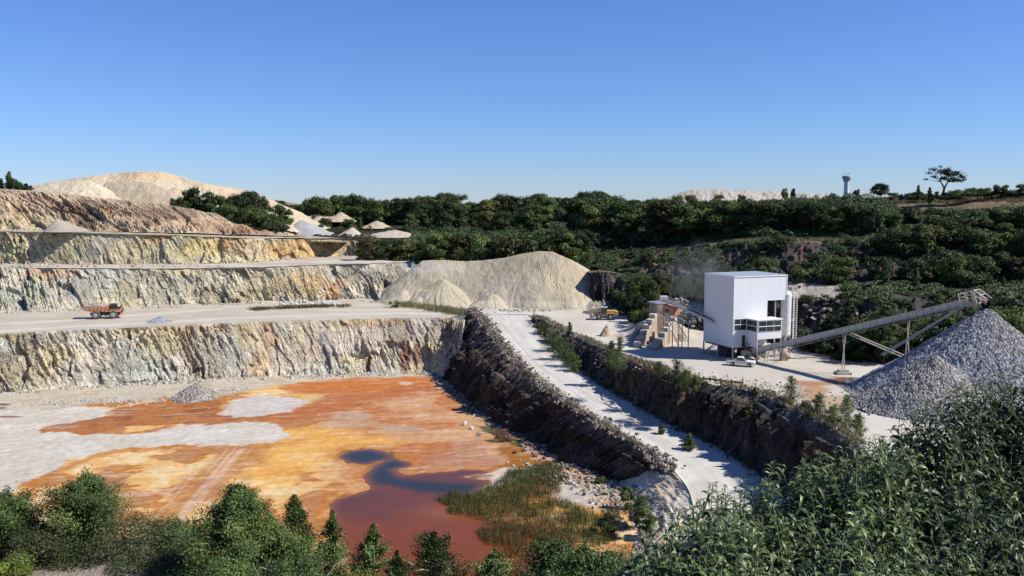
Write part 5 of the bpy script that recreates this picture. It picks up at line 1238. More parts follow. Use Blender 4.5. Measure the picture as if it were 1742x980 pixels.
# ---------------------------------------------------------------- loose stones along edges and toes
def stones(pts, n, smin, smax, spread, cols, label, seed, zoff=.05, along=None):
    r = np.random.default_rng(seed); pts = np.array(pts, float); L = np.concatenate([[0], np.cumsum(np.linalg.norm(np.diff(pts, axis=0), axis=1))])
    t = r.uniform(0, L[-1], n); t = t[fbm(t/4, t*0, o=3, seed=seed) > -.25]; n = len(t)
    C = np.stack([np.interp(t, L, pts[:, k]) for k in range(3)], 1)+np.stack([r.normal(0, spread, n), r.normal(0, spread, n), np.full(n, zoff)], 1)
    s = (smin+(smax-smin)*r.uniform(0, 1, n)**3)[:, None, None]
    base = np.array([[-1, -1, -.6], [1, -1, -.5], [1, 1, -.6], [-1, 1, -.5], [-.6, -.7, .6], [.7, -.5, .8], [.5, .7, .5], [-.7, .6, .7]])
    a = r.uniform(0, 6.28, n); R = np.stack([np.stack([np.cos(a), -np.sin(a), a*0], 1), np.stack([np.sin(a), np.cos(a), a*0], 1), np.stack([a*0, a*0, a*0+1], 1)], 1)
    Vv_ = (base[None]*r.uniform(.6, 1.3, (n, 8, 3)))@R.transpose(0, 2, 1)*s+C[:, None, :]
    f = np.array([(3, 2, 1, 0), (4, 5, 6, 7), (0, 1, 5, 4), (1, 2, 6, 5), (2, 3, 7, 6), (3, 0, 4, 7)]); F = (np.arange(n)[:, None, None]*8+f[None]).reshape(-1, 4)
    c = np.repeat(np.array(cols)[r.integers(0, len(cols), n)]*r.uniform(.7, 1.2, (n, 1)), 8, 0)
    tag(mk("loose_stones", Vv_.reshape(-1, 3), F, M['sand'], c), label, "stones", kind="stuff")
pale = [(.60, .55, .46), (.52, .46, .36), (.62, .58, .52), (.42, .36, .28)]; dk = [(.20, .17, .15), (.13, .11, .10), (.30, .25, .21), (.42, .38, .32)]
stones([b+np.array([0, -1.6, .25]) for b in botA], 2600, .06, .45, 1.5, pale, "scattered stones along the foot of the lowest rock face", 801)
stones([b+np.array([0, -1.4, .3]) for b in botB], 2400, .06, .42, 1.3, pale, "scattered stones along the foot of the middle rock face", 803)
stones([b+np.array([0, -1.2, .3]) for b in botC], 2000, .06, .40, 1.1, pale, "scattered stones along the foot of the upper rock face", 805)
stones([P(a, b+1.5, .1) for a, b in ft], 1500, .06, .40, 1.6, pale, "scattered stones along the toe of the huge sand heap", 807)
stones([a+np.array([-.3, 0, .5]) for a in W0r], 1800, .05, .32, .8, dk+pale[:2], "stones along the berm on the left edge of the haul road", 809)
stones([PR(a, b, .05) for a, b in yF[1:-1]], 1500, .05, .35, .7, dk, "fallen stones under the dark cut beside the haul road", 811)
stones([b+np.array([-.5, -.5, .2]) for b in Wbot], 1400, .07, .5, 1.3, dk, "fallen stones along the foot of the dark spur", 813)
stones([P(a, b, ZP+.1) for a, b in [(900, 790), (955, 812), (1010, 822), (1050, 850), (1065, 900)]], 1200, .06, .35, 2.0, pale+dk[:1], "stones strewn over the pale shore below the haul road", 815)
stones(crestW, 2600, .08, .38, .9, dk, "rough rubble on the crest of the dark spur", 817, zoff=.0)
stones([b+np.array([0, 0, .1]) for b in Y1], 2600, .07, .34, .8, dk, "rough rubble on the lip of the dark cut", 819, zoff=.0)
stones([P(a, b, .05) for a, b in [(1045, 612), (1110, 622), (1200, 640), (1300, 655), (1400, 680), (1470, 700)]], 900, .04, .18, 2.2, pale+dk[:1], "small stones strewn over the yard near its edge", 821)
stones([(GC[0]+GR*1.02*math.cos(t), GC[1]+GR*1.02*math.sin(t), .05) for t in np.linspace(2.4, 5.2, 30)], 1500, .04, .22, .7, [(.4, .4, .41), (.3, .3, .31)], "stones rolled out around the tall stone cone", 823)
stones([P(a, b, ZP+.08) for a, b in [(60, 688), (200, 684), (280, 680), (400, 664)]], 900, .05, .24, 2.0, pale, "small stones strewn over the pale edge of the pit floor", 825)

# ================================================================ FOLIAGE
def leaves(C, size, nrm, ncol, seed, aspect=.6):
    """small pointed leaf faces at centres C, facing roughly nrm"""
    r = np.random.default_rng(seed); n = len(C)
    N = nrm+r.normal(0, .55, (n, 3)); N /= np.linalg.norm(N, axis=1, keepdims=True)+1e-9
    T = np.cross(N, r.normal(0, 1, (n, 3))); T /= np.linalg.norm(T, axis=1, keepdims=True)+1e-9; Bn = np.cross(N, T)
    s = (size*r.uniform(.6, 1.35, n))[:, None]
    V = np.stack([C-T*s, C-Bn*s*aspect+N*s*.15, C+T*s, C+Bn*s*aspect+N*s*.15], 1).reshape(-1, 3)
    F = np.arange(n*4).reshape(n, 4); col = np.repeat(ncol*r.uniform(.7, 1.35, (n, 1)), 4, 0)
    return V, F, col
def tubes(segs, nside=5):
    V, F = [], []; k = 0
    for p, q, r0, r1 in segs:
        p = np.array(p); q = np.array(q); d = q-p; d /= np.linalg.norm(d)+1e-9
        a = np.cross(d, [0, 0, 1.0] if abs(d[2]) < .9 else [0, 1.0, 0]); a /= np.linalg.norm(a); b = np.cross(d, a)
        for c, rr in ((p, r0), (q, r1)):
            for i in range(nside):
                t = 2*math.pi*i/nside; V.append(c+(a*math.cos(t)+b*math.sin(t))*rr)
        for i in range(nside): F.append((k+i, k+(i+1) % nside, k+nside+(i+1) % nside, k+nside+i))
        k += 2*nside
    return np.array(V), np.array(F)
def broad_tree(seed, H, W, n, size, col, low=.25, lobes=20, name="broadleaf_tree", top=1.0):
    r = np.random.default_rng(seed); root = empty(name, (0, 0, 0))
    ch = H*(1-low)/2; cz = H*low+ch
    segs = [((0, 0, -1.5), (0, 0, H*.35), H*.025, H*.02), ((0, 0, H*.35), (r.normal()*.3, r.normal()*.3, H*.75), H*.02, H*.008)]
    Cs, Ns, Cc = [], [], []
    for i in range(lobes):
        a = r.uniform(0, 6.283); u = r.uniform(-1, 1)*.8; rr = math.sqrt(max(0, 1-u*u))*r.uniform(.35, .85)
        if u > .3: rr *= top
        c = np.array([math.cos(a)*rr*W/2, math.sin(a)*rr*W/2, cz+u*ch*.8])
        R = r.uniform(.22, .36)*W*.62; segs.append(((0, 0, H*r.uniform(.2, .45)), tuple(c), H*.010, H*.003))
        m = n//lobes; d = r.normal(0, 1, (m, 3)); d /= np.linalg.norm(d, axis=1, keepdims=True)
        d[:, 2] = np.where(d[:, 2] < -.3, -d[:, 2]*.7, d[:, 2])
        rad = R*r.uniform(.55, 1.08, (m, 1))*(1+.25*vnoise(d[:, 0]*2.2+i, d[:, 1]*2.2, d[:, 2]*2.2, seed)[:, None])
        Cs.append(c+d*rad*np.array([1, 1, .85])); Ns.append(d*1.0+np.array([0, 0, .35])); Cc.append(np.tile(np.array(col)*r.uniform(.65, 1.45)*np.array([r.uniform(.85, 1.25), 1, r.uniform(.7, 1.1)]), (m, 1)))
    C = np.concatenate(Cs); V, F, c = leaves(C, size, np.concatenate(Ns), np.concatenate(Cc), seed)
    mk("crown", V, F, M['leaf'], c, False, parent=root)
    tv, tf = tubes(segs); mk("trunk", tv, tf, M['bark'], None, True, parent=root)
    return root
def cone_tree(seed, H, W, n, size, col, name="conical_tree", br=46, bark='bark', droop=.15, prof=None, low=.12, spread=.2):
    """leader with ascending branches, leaves clustered along them, sky between"""
    r = np.random.default_rng(seed); root = empty(name, (0, 0, 0))
    lean = r.normal(0, .02 if bark == 'bark' else .03, 2)
    segs = []; zs = np.linspace(-.8, H*.97, 9)
    for a, b in zip(zs[:-1], zs[1:]): segs.append(((lean[0]*a*2, lean[1]*a*2, a), (lean[0]*b*2, lean[1]*b*2, b), max(.01, H*.012*(1-a/H)+.008), max(.008, H*.012*(1-b/H)+.005)))
    Cs, Cc = [], []
    prof = prof or (lambda t: (math.sin(min(1, t*1.9+.15)*math.pi/2))*(1-t)**.75+.06)
    k = 0; az = 0
    wts = []
    for i in range(br):
        t = low+(1-low)*(i+.5)/br; az += 2.4+r.normal(0, .3); Lb = W/2*prof((t-low)/(1-low))*r.uniform(.6, 1.25)
        z0 = H*t*.95; base = np.array([lean[0]*z0*2, lean[1]*z0*2, z0]); up = r.uniform(.35, .9)
        tip = base+np.array([math.cos(az)*Lb, math.sin(az)*Lb, Lb*up]); mid = base*.5+tip*.5+np.array([0, 0, Lb*.1])
        segs.append((base, mid, H*.004+.004, H*.003+.002)); segs.append((mid, tip, H*.003+.002, .003))
        wts.append(Lb); m = max(6, int(n/br*(.4+1.2*Lb/(W*.35))))
        q = (r.uniform(.12, 1.05, m)**(.75 if bark != 'bark' else 1))[:, None]; pt = np.where(q < .5, base+(mid-base)*q*2, mid+(tip-mid)*(q-.5)*2)
        pt = pt+r.normal(0, 1, (m, 3))*np.array([1, 1, .8])*spread*(.35*Lb+.08*W)*(1.1-.4*q)
        pt[:, 2] -= droop*r.uniform(0, 1, m)*Lb*.6
        Cs.append(pt); Cc.append(np.tile(np.array(col)*r.uniform(.65, 1.4)*np.array([r.uniform(.85, 1.2), 1, r.uniform(.8, 1.1)]), (m, 1)))
    m = n//36; zt = r.uniform(.88, .995, m)*H; Cs.append(np.stack([lean[0]*zt*2+r.normal(0, 1, m)*W*.32*(1.02-zt/H), lean[1]*zt*2+r.normal(0, 1, m)*W*.32*(1.02-zt/H), zt], 1)); Cc.append(np.tile(np.array(col), (m, 1)))
    C = np.concatenate(Cs); ax = C*np.array([1, 1, 0]); ax /= np.linalg.norm(ax, axis=1, keepdims=True)+.01
    V, F, c = leaves(C, size, ax*.8+np.array([0, 0, .5]), np.concatenate(Cc), seed)
    mk("crown", V, F, M['leaf'], c, False, parent=root)
    tv, tf = tubes(segs); mk("trunk", tv, tf, M[bark], None, True, parent=root)
    return root
G1 = (.046, .072, .020); G2 = (.064, .098, .026); G3 = (.034, .056, .018); GB = (.07, .105, .03)
protos = {
 'b': [broad_tree(400+i, 10, w, 6500, .27, c, lw, lb) for i, (w, c, lw, lb) in enumerate([(9.5, G1, .02, 30), (8.5, G3, .0, 26), (9.5, G2, .02, 30), (8, GB, -.02, 24), (11, G3, .03, 34), (8.5, (.075, .085, .026), .0, 24)])],
 's': [broad_tree(420+i, 5, w, 3200, .19, c, -.05, lb, name="round_bush") for i, (w, c, lb) in enumerate([(6, G1, 16), (7, G2, 18), (5.5, G3, 14)])],
 'c': [cone_tree(440+i, 10, w, 4200, .22, c, prof=lambda t: .25+.75*(1-t)**.8 if t > .1 else .6, spread=.35) for i, (w, c) in enumerate([(4.2, GB), (5, G2), (3.6, GB)])],
}
pool_ = [o for k in protos for o in protos[k]]; used = set()
for o in pool_: o["_h"] = {'broadleaf_tree': 10, 'round_bush': 5, 'conical_tree': 10}[o.name.split('.')[0]]
def ztop(py, Y, px=871): return PY(px, py, Y)[2]
def plant(kind, px, Y, topy, wf, label, cat, group=None, base=None, sink=0):
    p = random.choice(protos[kind]); hh = p["_h"]
    z0 = (ground_at(px, Y) if base is None else base)-sink; h = max(.8, ztop(topy, Y, px)-z0)
    if p.name in used: o = copy_tree(p)
    else: o = p; used.add(p.name)
    x = (px-W0/2)/FPX*(Y*CP-(z0+h/2-EYE)*SP)
    o.location = (x, Y, z0); s = h/hh; o.scale = (s*wf, s*wf, s*random.uniform(.97, 1.03)); o.rotation_euler = (0, 0, random.uniform(0, 6.28))
    tag(o, label, cat, group); return o
def prof_(px, pts): return float(np.interp(px, [p[0] for p in pts], [p[1] for p in pts]))
sky_p = [(450, 342), (500, 339), (540, 333), (600, 331), (655, 335), (690, 334), (720, 329), (750, 325), (785, 328), (806, 343), (830, 334), (870, 331), (905, 327), (945, 328), (975, 332), (1010, 324), (1030, 325), (1055, 336), (1075, 347), (1105, 341), (1140, 346), (1180, 338), (1240, 335), (1300, 333), (1400, 334), (1450, 338)]
# skyline wood
px = 462.0
while px < 1225:
    jit = random.uniform(-5, 5)
    plant('b', px, random.uniform(388, 402), prof_(px, sky_p)+random.uniform(-4, 6), random.uniform(.8, 1.1), "dark leafy tree in the tall skyline wood "+('above the grey gravel cone' if px < 600 else 'behind the tan spreads' if px < 720 else 'over the left end of the sand heap' if px < 850 else 'over the crest of the sand heap' if px < 1010 else 'left of the pale skyline mound'), "tree", "trees of the tall wood along the skyline")
    px += random.uniform(11, 19)
px = 700.0
while px < 1225:
    plant('b', px, random.uniform(352, 372), prof_(px, sky_p)+random.uniform(12, 28), random.uniform(.85, 1.15), "leafy tree fronting the tall wood "+('over the left end of the sand heap' if px < 850 else 'over the crest of the sand heap' if px < 1010 else 'right of the sand heap'), "tree", "trees on the front edge of the tall wood")
    px += random.uniform(20, 30)
# bushy band on the bench, right of the tan heaps
px = 628.0
while px < 1010:
    t = prof_(px, [(620, 402), (700, 398), (780, 388), (850, 388), (930, 392), (1010, 385)])
    plant('b', px, random.uniform(296, 303)-(px-628)*.06, t+random.uniform(-6, 6), random.uniform(.75, 1.0), "round green tree in the high hedge "+("behind the tan spreads" if px < 720 else "over the left end of the sand heap" if px < 850 else "over the sand heap crest"), "tree", "trees in the hedge above the sand heap", sink=1.5)
    px += random.uniform(17, 25)
for px in range(575, 800, 16):
    plant('s', px+random.uniform(-5, 5), random.uniform(309, 314), 409+random.uniform(0, 16), .9, "dark bush hanging over the upper rock face below the hedge", "bush", "bushes hanging over the upper rock face", base=13)
for px in range(760, 1010, 22):
    plant('b', px, random.uniform(283, 289), 412+random.uniform(-8, 12), .9, "dark tree behind the crest of the huge sand heap", "tree", "trees behind the crest of the sand heap")
# mid slope, right of centre
random.seed(21)
def where_hill(px, row):
    a = 'left of the white building' if px < 1180 else 'above the white building' if px < 1340 else 'below the water tower' if px < 1470 else 'below the spiky crowned tree' if px < 1560 else 'below the lone spreading tree' if px < 1650 else 'near the right edge'
    return ('topmost rank of the hillside wood ', 'middle rank of the hillside wood ', 'lowest rank of the hillside wood ')[row]+a
mid = []
for i in range(150):
    px = random.uniform(985, 1790); u = random.random()
    Ya = np.interp(px, HP, [q[0] for q in rows_def[4]])+3; Yb_ = np.interp(px, HP, [q[0] for q in rows_def[5]])-2
    Y = Ya+(Yb_-Ya)*u
    mid.append((Y, px))
for Y, px in sorted(mid, reverse=True):
    gz = ground_at(px, Y); gy = proj(np.array([(px-W0/2)/FPX*Y, Y, gz]))[1]
    cap = prof_(px, [(1000, 330), (1200, 338), (1300, 336), (1450, 339), (1500, 345), (1560, 350), (1640, 352), (1742, 346)])
    hpx = random.uniform(44, 78); t = max(cap+random.uniform(0, 6), gy-hpx)
    if gy-t < 10: continue
    plant('b', px, Y, t, random.uniform(.95, 1.35), "tree in the "+where_hill(px, 0 if Y > np.interp(px, HP, [q[0] for q in rows_def[4]])*.35+np.interp(px, HP, [q[0] for q in rows_def[5]])*.65 else 1 if Y > np.interp(px, HP, [q[0] for q in rows_def[4]])*.68+np.interp(px, HP, [q[0] for q in rows_def[5]])*.32 else 2), "tree", "trees on the right hillside above the terrace")
# slope between sand heap and building
for (px, Y, t, k, wf) in [(1015, 270, 438, 'c', 1.0), (1045, 268, 440, 'b', .8), (1068, 262, 446, 'b', .8), (1100, 262, 428, 'b', .9), (1130, 262, 432, 'b', .9), (1165, 255, 430, 'b', .9), (1200, 262, 425, 'b', .9), (1240, 262, 428, 'b', .9), (1275, 262, 425, 's', 1.1),
                          (1000, 275, 430, 'b', .9), (960, 286, 412, 'b', 1.0), (1040, 285, 405, 'b', 1.0), (1080, 285, 400, 'b', 1.0), (1120, 280, 398, 'b', 1.0), (1160, 275, 398, 'b', 1.0), (1205, 270, 402, 'b', 1), (1250, 268, 404, 'b', 1)]:
    plant(k, px, Y, t, wf, "green tree on the lower slope between the sand heap and the white building", "tree", "trees on the lower slope behind the white building", sink=.8)
for (px, Y, t, k, wf) in [(1072, 240, 476, 'c', .9), (1092, 232, 460, 'b', .7), (1108, 228, 472, 'b', .6), (1122, 234, 462, 'b', .75), (1088, 222, 500, 'c', .9), (1104, 218, 508, 's', .9), (1080, 214, 528, 's', .9), (1094, 211, 527, 's', 1.0), (1106, 209, 522, 's', .9), (1140, 240, 462, 'b', .8), (1160, 242, 470, 's', 1.0), (1185, 240, 468, 's', 1.1), (1056, 246, 488, 's', .9), (1066, 236, 505, 's', .8)]:
    plant(k, px, Y, t, wf, "bushy green tree between the wheel loader and the feed conveyor", "tree", "green trees behind the wheel loader", base=0 if Y < 222 else None, sink=.3)
# terrace fringe and the cliff behind
for px in list(range(1265, 1790, 17)):
    Yt = np.interp(px, HP, [q[0] for q in rows_def[3]])
    plant('s', px, Yt-1.0+random.uniform(-.8, 1), 409+random.uniform(-3, 10) if not 1440 < px < 1500 else 402, random.uniform(.75, 1.1), "dark shrub spilling over the lip of the cliff below the grassy terrace", "bush", "shrubs on the lip of the cliff", sink=3.0)
for (px, t) in [(1205, 412), (1225, 416), (1245, 414), (1375, 402), (1430, 395), (1440, 398), (1520, 398), (1545, 380), (1575, 392), (1600, 385), (1640, 380), (1680, 390), (1720, 385), (1760, 390)]:
    Yt = np.interp(px, HP, [q[0] for q in rows_def[3]])+random.uniform(2, 7); plant('s' if px < 1400 else 'b', px, Yt, t, .9, "shrubby tree standing on the grassy terrace", "tree", "shrubby trees on the grassy terrace")
for i in range(40):
    px = random.uniform(1460, 1790) if i > 9 else random.uniform(1290, 1460); u = random.random()
    Ya = np.interp(px, HP, [q[0] for q in rows_def[2]]); Yb_ = np.interp(px, HP, [q[0] for q in rows_def[3]]); Y = Ya+(Yb_-Ya)*u; gz = ground_at(px, Y)
    gy = proj(np.array([(px-W0/2)/FPX*Y, Y, gz]))[1]; plant('s' if i < 18 else 'b', px, Y-1.5, gy-(random.uniform(12, 30) if i < 18 else random.uniform(30, 50)), 1.1, "dark shrub clinging to the shaded cliff "+('above the silo' if px < 1400 else 'above the two tall narrow trees' if px < 1580 else 'above the head of the long conveyor' if px < 1680 else 'at the right edge'), "bush", "shrubs clinging to the shaded cliff", sink=1.5)
for (px, Y, t, k, wf, lab) in [(1507, 192, 446, 'c', .85, "tall narrow tree on the track, left of a second taller one below the dark cliff"), (1560, 190, 455, 'c', 1.05, "broad pyramid shaped tree second along the track below the dark cliff"), (1618, 188, 484, 'c', .8, "small narrow tree behind the head of the long conveyor"), (1655, 190, 468, 'c', .7, "slender tree between the conveyor head and the frame edge"), (1708, 184, 470, 'c', .95, "tall narrow tree behind the right flank of the tall stone cone"),
                          (1505, 163.5, 520, 'c', 1.0, "bright green tree standing under the long conveyor between its trestles"), (1360, 203, 488, 's', .8, "low shrub beside the pale track right of the white building")]:
    plant(k, px, Y, t, wf, lab, "tree", base=0 if Y < 165 else None)
for (px, Y, t) in [(1375, 190, 500), (1420, 186, 502), (1455, 182, 505), (1490, 180, 500), (1535, 178, 505), (1590, 177, 500), (1640, 176, 508), (1695, 174, 505), (1740, 172, 500), (1770, 172, 505), (1470, 172, 545), (1500, 168, 548), (1540, 166, 555), (1580, 164, 545), (1380, 178, 555), (1410, 175, 560), (1435, 170, 570), (1460, 168, 580), (1600, 170, 520), (1660, 168, 520), (1720, 166, 525), (1545, 172, 530), (1460, 176, 520), (1425, 180, 530)]:
    plant('s', px, Y, t, 1.05, "dark bush on the rough bank "+('beside the dry rock wall' if px < 1440 else 'behind the middle of the long conveyor' if px < 1560 else 'behind the upper end of the long conveyor' if px < 1680 else 'behind the tall stone cone'), "bush", "bushes on the bank behind the long conveyor", sink=1.2)
# top right: hedge and the lone tree
for px in range(1520, 1800, 13):
    plant('s', px, 264-(px-1520)*.03, prof_(px, [(1520, 329), (1560, 326), (1600, 326), (1660, 320), (1700, 314), (1742, 311), (1800, 308)])+random.uniform(-2, 2), 1.0, "low bush in the hedge along the top of the right bank", "bush", "hedge bushes on the top of the right bank", base=30.4 if px < 1640 else 31.4, sink=0)
for (px, Y, t, k, wf, lab) in [(1498, 284, 311, 'b', 1.15, "spiky crowned tree breaking the skyline right of the water tower"), (1457, 286, 320, 's', .6, "small round bush next to the distant water tower"), (1335, 300, 318, 'b', .45, "tiny tree with two tufts on the distant spoil mound skyline"), (1349, 300, 319, 'b', .4, "tiny tuft of a tree just right of the two tufted tree"), (1563, 270, 315, 'c', .8, "short pointed shrub left of the lone spreading tree"), (1582, 262, 318, 'c', .9, "pointed dark shrub at the foot of the lone spreading tree"),
                          (1152, 330, 331, 's', .7, "small round bush left of the pale skyline mound"), (1174, 328, 330, 's', .7, "second small round bush in front of the pale skyline mound"), (1222, 322, 331, 's', .8, "round bush in the middle below the pale skyline mound"), (1262, 318, 329, 's', .8, "round bush at the right below the pale skyline mound")]:
    plant(k, px, Y, t, wf, lab, "tree" if k != 's' else "bush")
# lone tree with open spreading crown
lt = PY(1604, 325, 262); LT = empty("spreading_tree", (lt[0], 262, lt[2]-.5), 0, "lone tree with an open leaning crown on the bank top at the right", "tree"); LT.scale = (1.22, 1.2, 1.08)
r = np.random.default_rng(5); segs = [((0, 0, -1), (.3, 0, 1.2), .35, .27), ((.3, 0, 1.2), (-.5, 0, 2.8), .22, .15), ((.3, 0, 1.2), (1.2, .2, 3.0), .22, .14)]
Cs, Cc = [], []
for (x, y, z, R, n) in [(-3.6, 0, 5.4, .9, 60), (-2.2, .8, 6.3, 1.0, 90), (-1.0, -.5, 5.6, 1.2, 160), (-2.6, -.6, 4.2, .8, 50), (.4, .4, 5.6, 1.3, 260), (1.8, 0, 4.9, 1.4, 330), (3.2, .5, 5.2, 1.2, 260), (4.4, 0, 4.3, .9, 130), (2.2, -.6, 3.5, 1.1, 240), (3.8, 0, 3.2, .7, 110), (-4.3, 0, 3.6, .5, 25), (.2, 0, 3.9, 1.0, 150), (1.1, 0, 6.3, .8, 90), (-.9, 0, 7.0, .5, 30), (5.0, 0, 3.5, .5, 40)]:
    segs.append(((-.5 if x < 0 else 1.2, 0, 2.9), (x, y, z), .10, .03)); C = np.array([x, y, z])+r.normal(0, .45, (n, 3))*R*np.array([1.1, 1, .6]); Cs.append(C); Cc.append(np.tile(np.array(G1)*r.uniform(.8, 1.3), (n, 1)))
C = np.concatenate(Cs); V, F, c = leaves(C, .24, np.tile([0, 0, 1.], (len(C), 1)), np.concatenate(Cc), 6); mk("crown", V, F, M['leaf'], c, parent=LT); tv, tf = tubes(segs, 6); mk("trunk", tv, tf, M['bark'], None, True, parent=LT)
# left skyline and the growth on the spoil mound's right end
for (px, t, k, w) in [(2, 303, 'c', 1.0), (14, 292, 'c', 1.0), (24, 302, 'b', .7), (38, 308, 's', 1.0), (-14, 300, 'b', .9), (48, 312, 's', .8)]:
    plant(k, px, 318, t, w, "dark evergreen among the few at the far left skyline", "tree", "evergreens on the far left skyline", base=33)
for (px, Y, t, k) in [(308, 322, 322, 's'), (322, 321, 320, 's'), (340, 321, 317, 's'), (355, 320, 322, 's'), (368, 319, 330, 's'), (300, 318, 333, 's'), (315, 317, 340, 's'), (385, 321, 334, 'b'), (400, 322, 328, 'b'), (415, 322, 330, 'b'), (428, 324, 320, 'b'), (440, 326, 330, 'b'), (392, 316, 348, 's'), (410, 316, 350, 's'), (428, 317, 352, 's'), (445, 319, 350, 'b'), (460, 322, 356, 'b'), (472, 326, 362, 'b'), (455, 316, 368, 's'), (480, 322, 375, 's'), (470, 345, 345, 'b'), (485, 350, 348, 'b')]:
    z = float(np.interp(px, [290, 350, 400, 440, 490], [28.5, 27, 24, 21, 18])); plant(k, px, Y, t, .85 if k == 's' else .75, "dark bushy tree on the right shoulder of the cream spoil mound", "tree", "bushy trees on the shoulder of the spoil mound", base=z-1.5)
for (px, Y, t, k) in [(505, 380, 368, 's'), (530, 378, 366, 's'), (555, 374, 370, 's'), (595, 368, 372, 's'), (612, 364, 370, 'c'), (628, 362, 384, 's'), (580, 356, 384, 's'), (560, 352, 390, 's'), (640, 350, 392, 's'), (660, 346, 386, 's'), (690, 352, 382, 's'), (545, 366, 378, 's'), (520, 372, 374, 's')]:
    plant(k, px, Y, t, 1.0, "green bush between the tan heaps before the tall wood", "bush", "bushes between the tan heaps")

# ---------------------------------------------------------------- undergrowth that closes the woods
def under(name, regs, label, seed):
    r = np.random.default_rng(seed); Cs, Cc = [], []
    for (pa, pb, ra, rb, n, hmin, hmax, col, thr) in regs:
        px = r.uniform(pa, pb, n); u = r.uniform(0, 1, n)
        Ya = np.interp(px, HP, [q[0] for q in rows_def[ra]]) if ra < 90 else np.full(n, float(ra)); Yb2 = np.interp(px, HP, [q[0] for q in rows_def[rb]]) if rb < 90 else np.full(n, float(rb))
        Y = Ya+(Yb2-Ya)*u; yq = np.array([[q[0] for q in rr] for rr in rows_def]); zq = np.array([[q[1] for q in rr] for rr in rows_def])
        ys = np.stack([np.interp(px, HP, yy) for yy in yq]); zs = np.stack([np.interp(px, HP, zz) for zz in zq])
        z = np.full(n, -1.0)
        for i in range(len(ys)-1):
            m = (Y >= ys[i]) & (Y <= ys[i+1]); z = np.where(m, zs[i]+(zs[i+1]-zs[i])*(Y-ys[i])/(ys[i+1]-ys[i]+1e-6), z)
        x = (px-W0/2)/FPX*Y; cl = fbm(x/5, Y/5, o=3, seed=seed); k = (cl > thr) & (z > -.9)
        top = hmin+(hmax-hmin)*np.clip(.5+cl*1.6, 0, 1)*(.6+.4*vnoise(x/2.2, Y/2.2, seed=seed+5))
        hh = top*r.uniform(.15, 1, n)**.6; C = np.stack([x, Y, z+hh], 1)[k]
        tone = (.7+.5*np.clip(.5+vnoise(x/3.5, Y/3.5, seed=seed+9)*.8, 0, 1))[k][:, None]
        Cs.append(C); Cc.append(np.array(col)*tone)
    C = np.concatenate(Cs); V, F, c = leaves(C, .30, np.tile([.25, -.5, .8], (len(C), 1)), np.concatenate(Cc), seed)
    tag(mk(name, V, F, M['leaf'], c), label, "undergrowth", kind="stuff")
under("undergrowth", [(985, 1500, 4, 5, 85000, .6, 4.0, G1, -.6), (1500, 1830, 4, 240, 32000, .6, 3.0, G1, -.6), (1480, 1830, 5, 6, 3000, .2, 1.0, G3, .1)], "dense dark undergrowth closing the wood on the right hillside", 701)
under("undergrowth", [(690, 1240, 4, 5, 50000, .6, 3.5, G3, -.6), (440, 700, 391, 5, 26000, .6, 3.0, G3, -.6), (700, 1010, 1, 4, 26000, .4, 2.5, G1, -.2)], "dark undergrowth beneath the tall skyline wood", 703)
under("undergrowth", [(1180, 1480, 2, 3, 18000, .2, 1.6, G3, .0), (1480, 1830, 2, 3, 60000, .3, 2.6, G3, -.25), (1480, 1830, 3, 4, 16000, .5, 2.0, G1, -.3), (1400, 1830, 0, 1, 26000, .3, 2.0, G1, -.15), (1062, 1130, 0, 3, 18000, .3, 2.0, G1, -.15), (1000, 1062, 1, 3, 10000, .3, 2.0, G1, -.15), (1130, 1300, 2, 3, 16000, .3, 2.4, G1, -.15), (1430, 1830, 1, 2, 15000, .3, 1.6, G1, -.1)], "creeping scrub over the shaded cliffs behind the plant", 705)

# plants along the ramp and the yard edge
def small(px, py_base, topy, w, z, label, col=GB, kind='c', group=None, n=2600, sz=.085, cat="bush", name="young_willow", plane=None):
    p = P(px, py_base, z) if plane is None else PR(px, py_base)
    top = PY(px, topy, p[1])[2]; h = max(.6, top-p[2]); W = w/FPX*p[1]
    s = int(px*7+py_base)
    if kind == 'c': o = cone_tree(s, h+.5, W, n, sz, col, name=name, br=30, prof=lambda t: .35+.65*(1-t), low=.02, spread=.4)
    else: o = broad_tree(s, h+.5, W, n, sz, col, -.1, 12, name=name)
    o.location = (p[0], p[1], p[2]-.5); tag(o, label, cat, group); return o
YG = (.085, .11, .035)
for (px, pb, t, w, lab) in [(940, 598, 566, 34, "bright bush at the upper end of the bank right of the ramp"), (953, 612, 574, 40, "leafy bush in the row at the ramp side, nearer than the first"), (966, 624, 586, 34, "green bush on the ramp side below the leafy ones"), (978, 632, 604, 26, "last low bush of the row on the ramp side"), (925, 568, 552, 30, "sparse tuft near the rounded tip of the ramp bank"),
                            (1172, 765, 738, 24, "small lone shrub growing at the foot of the dark cut"), (1125, 738, 722, 14, "tiny shrub low on the dark cut above the ramp")]:
    small(px, pb, t, w, 0, lab, GB, plane=1)
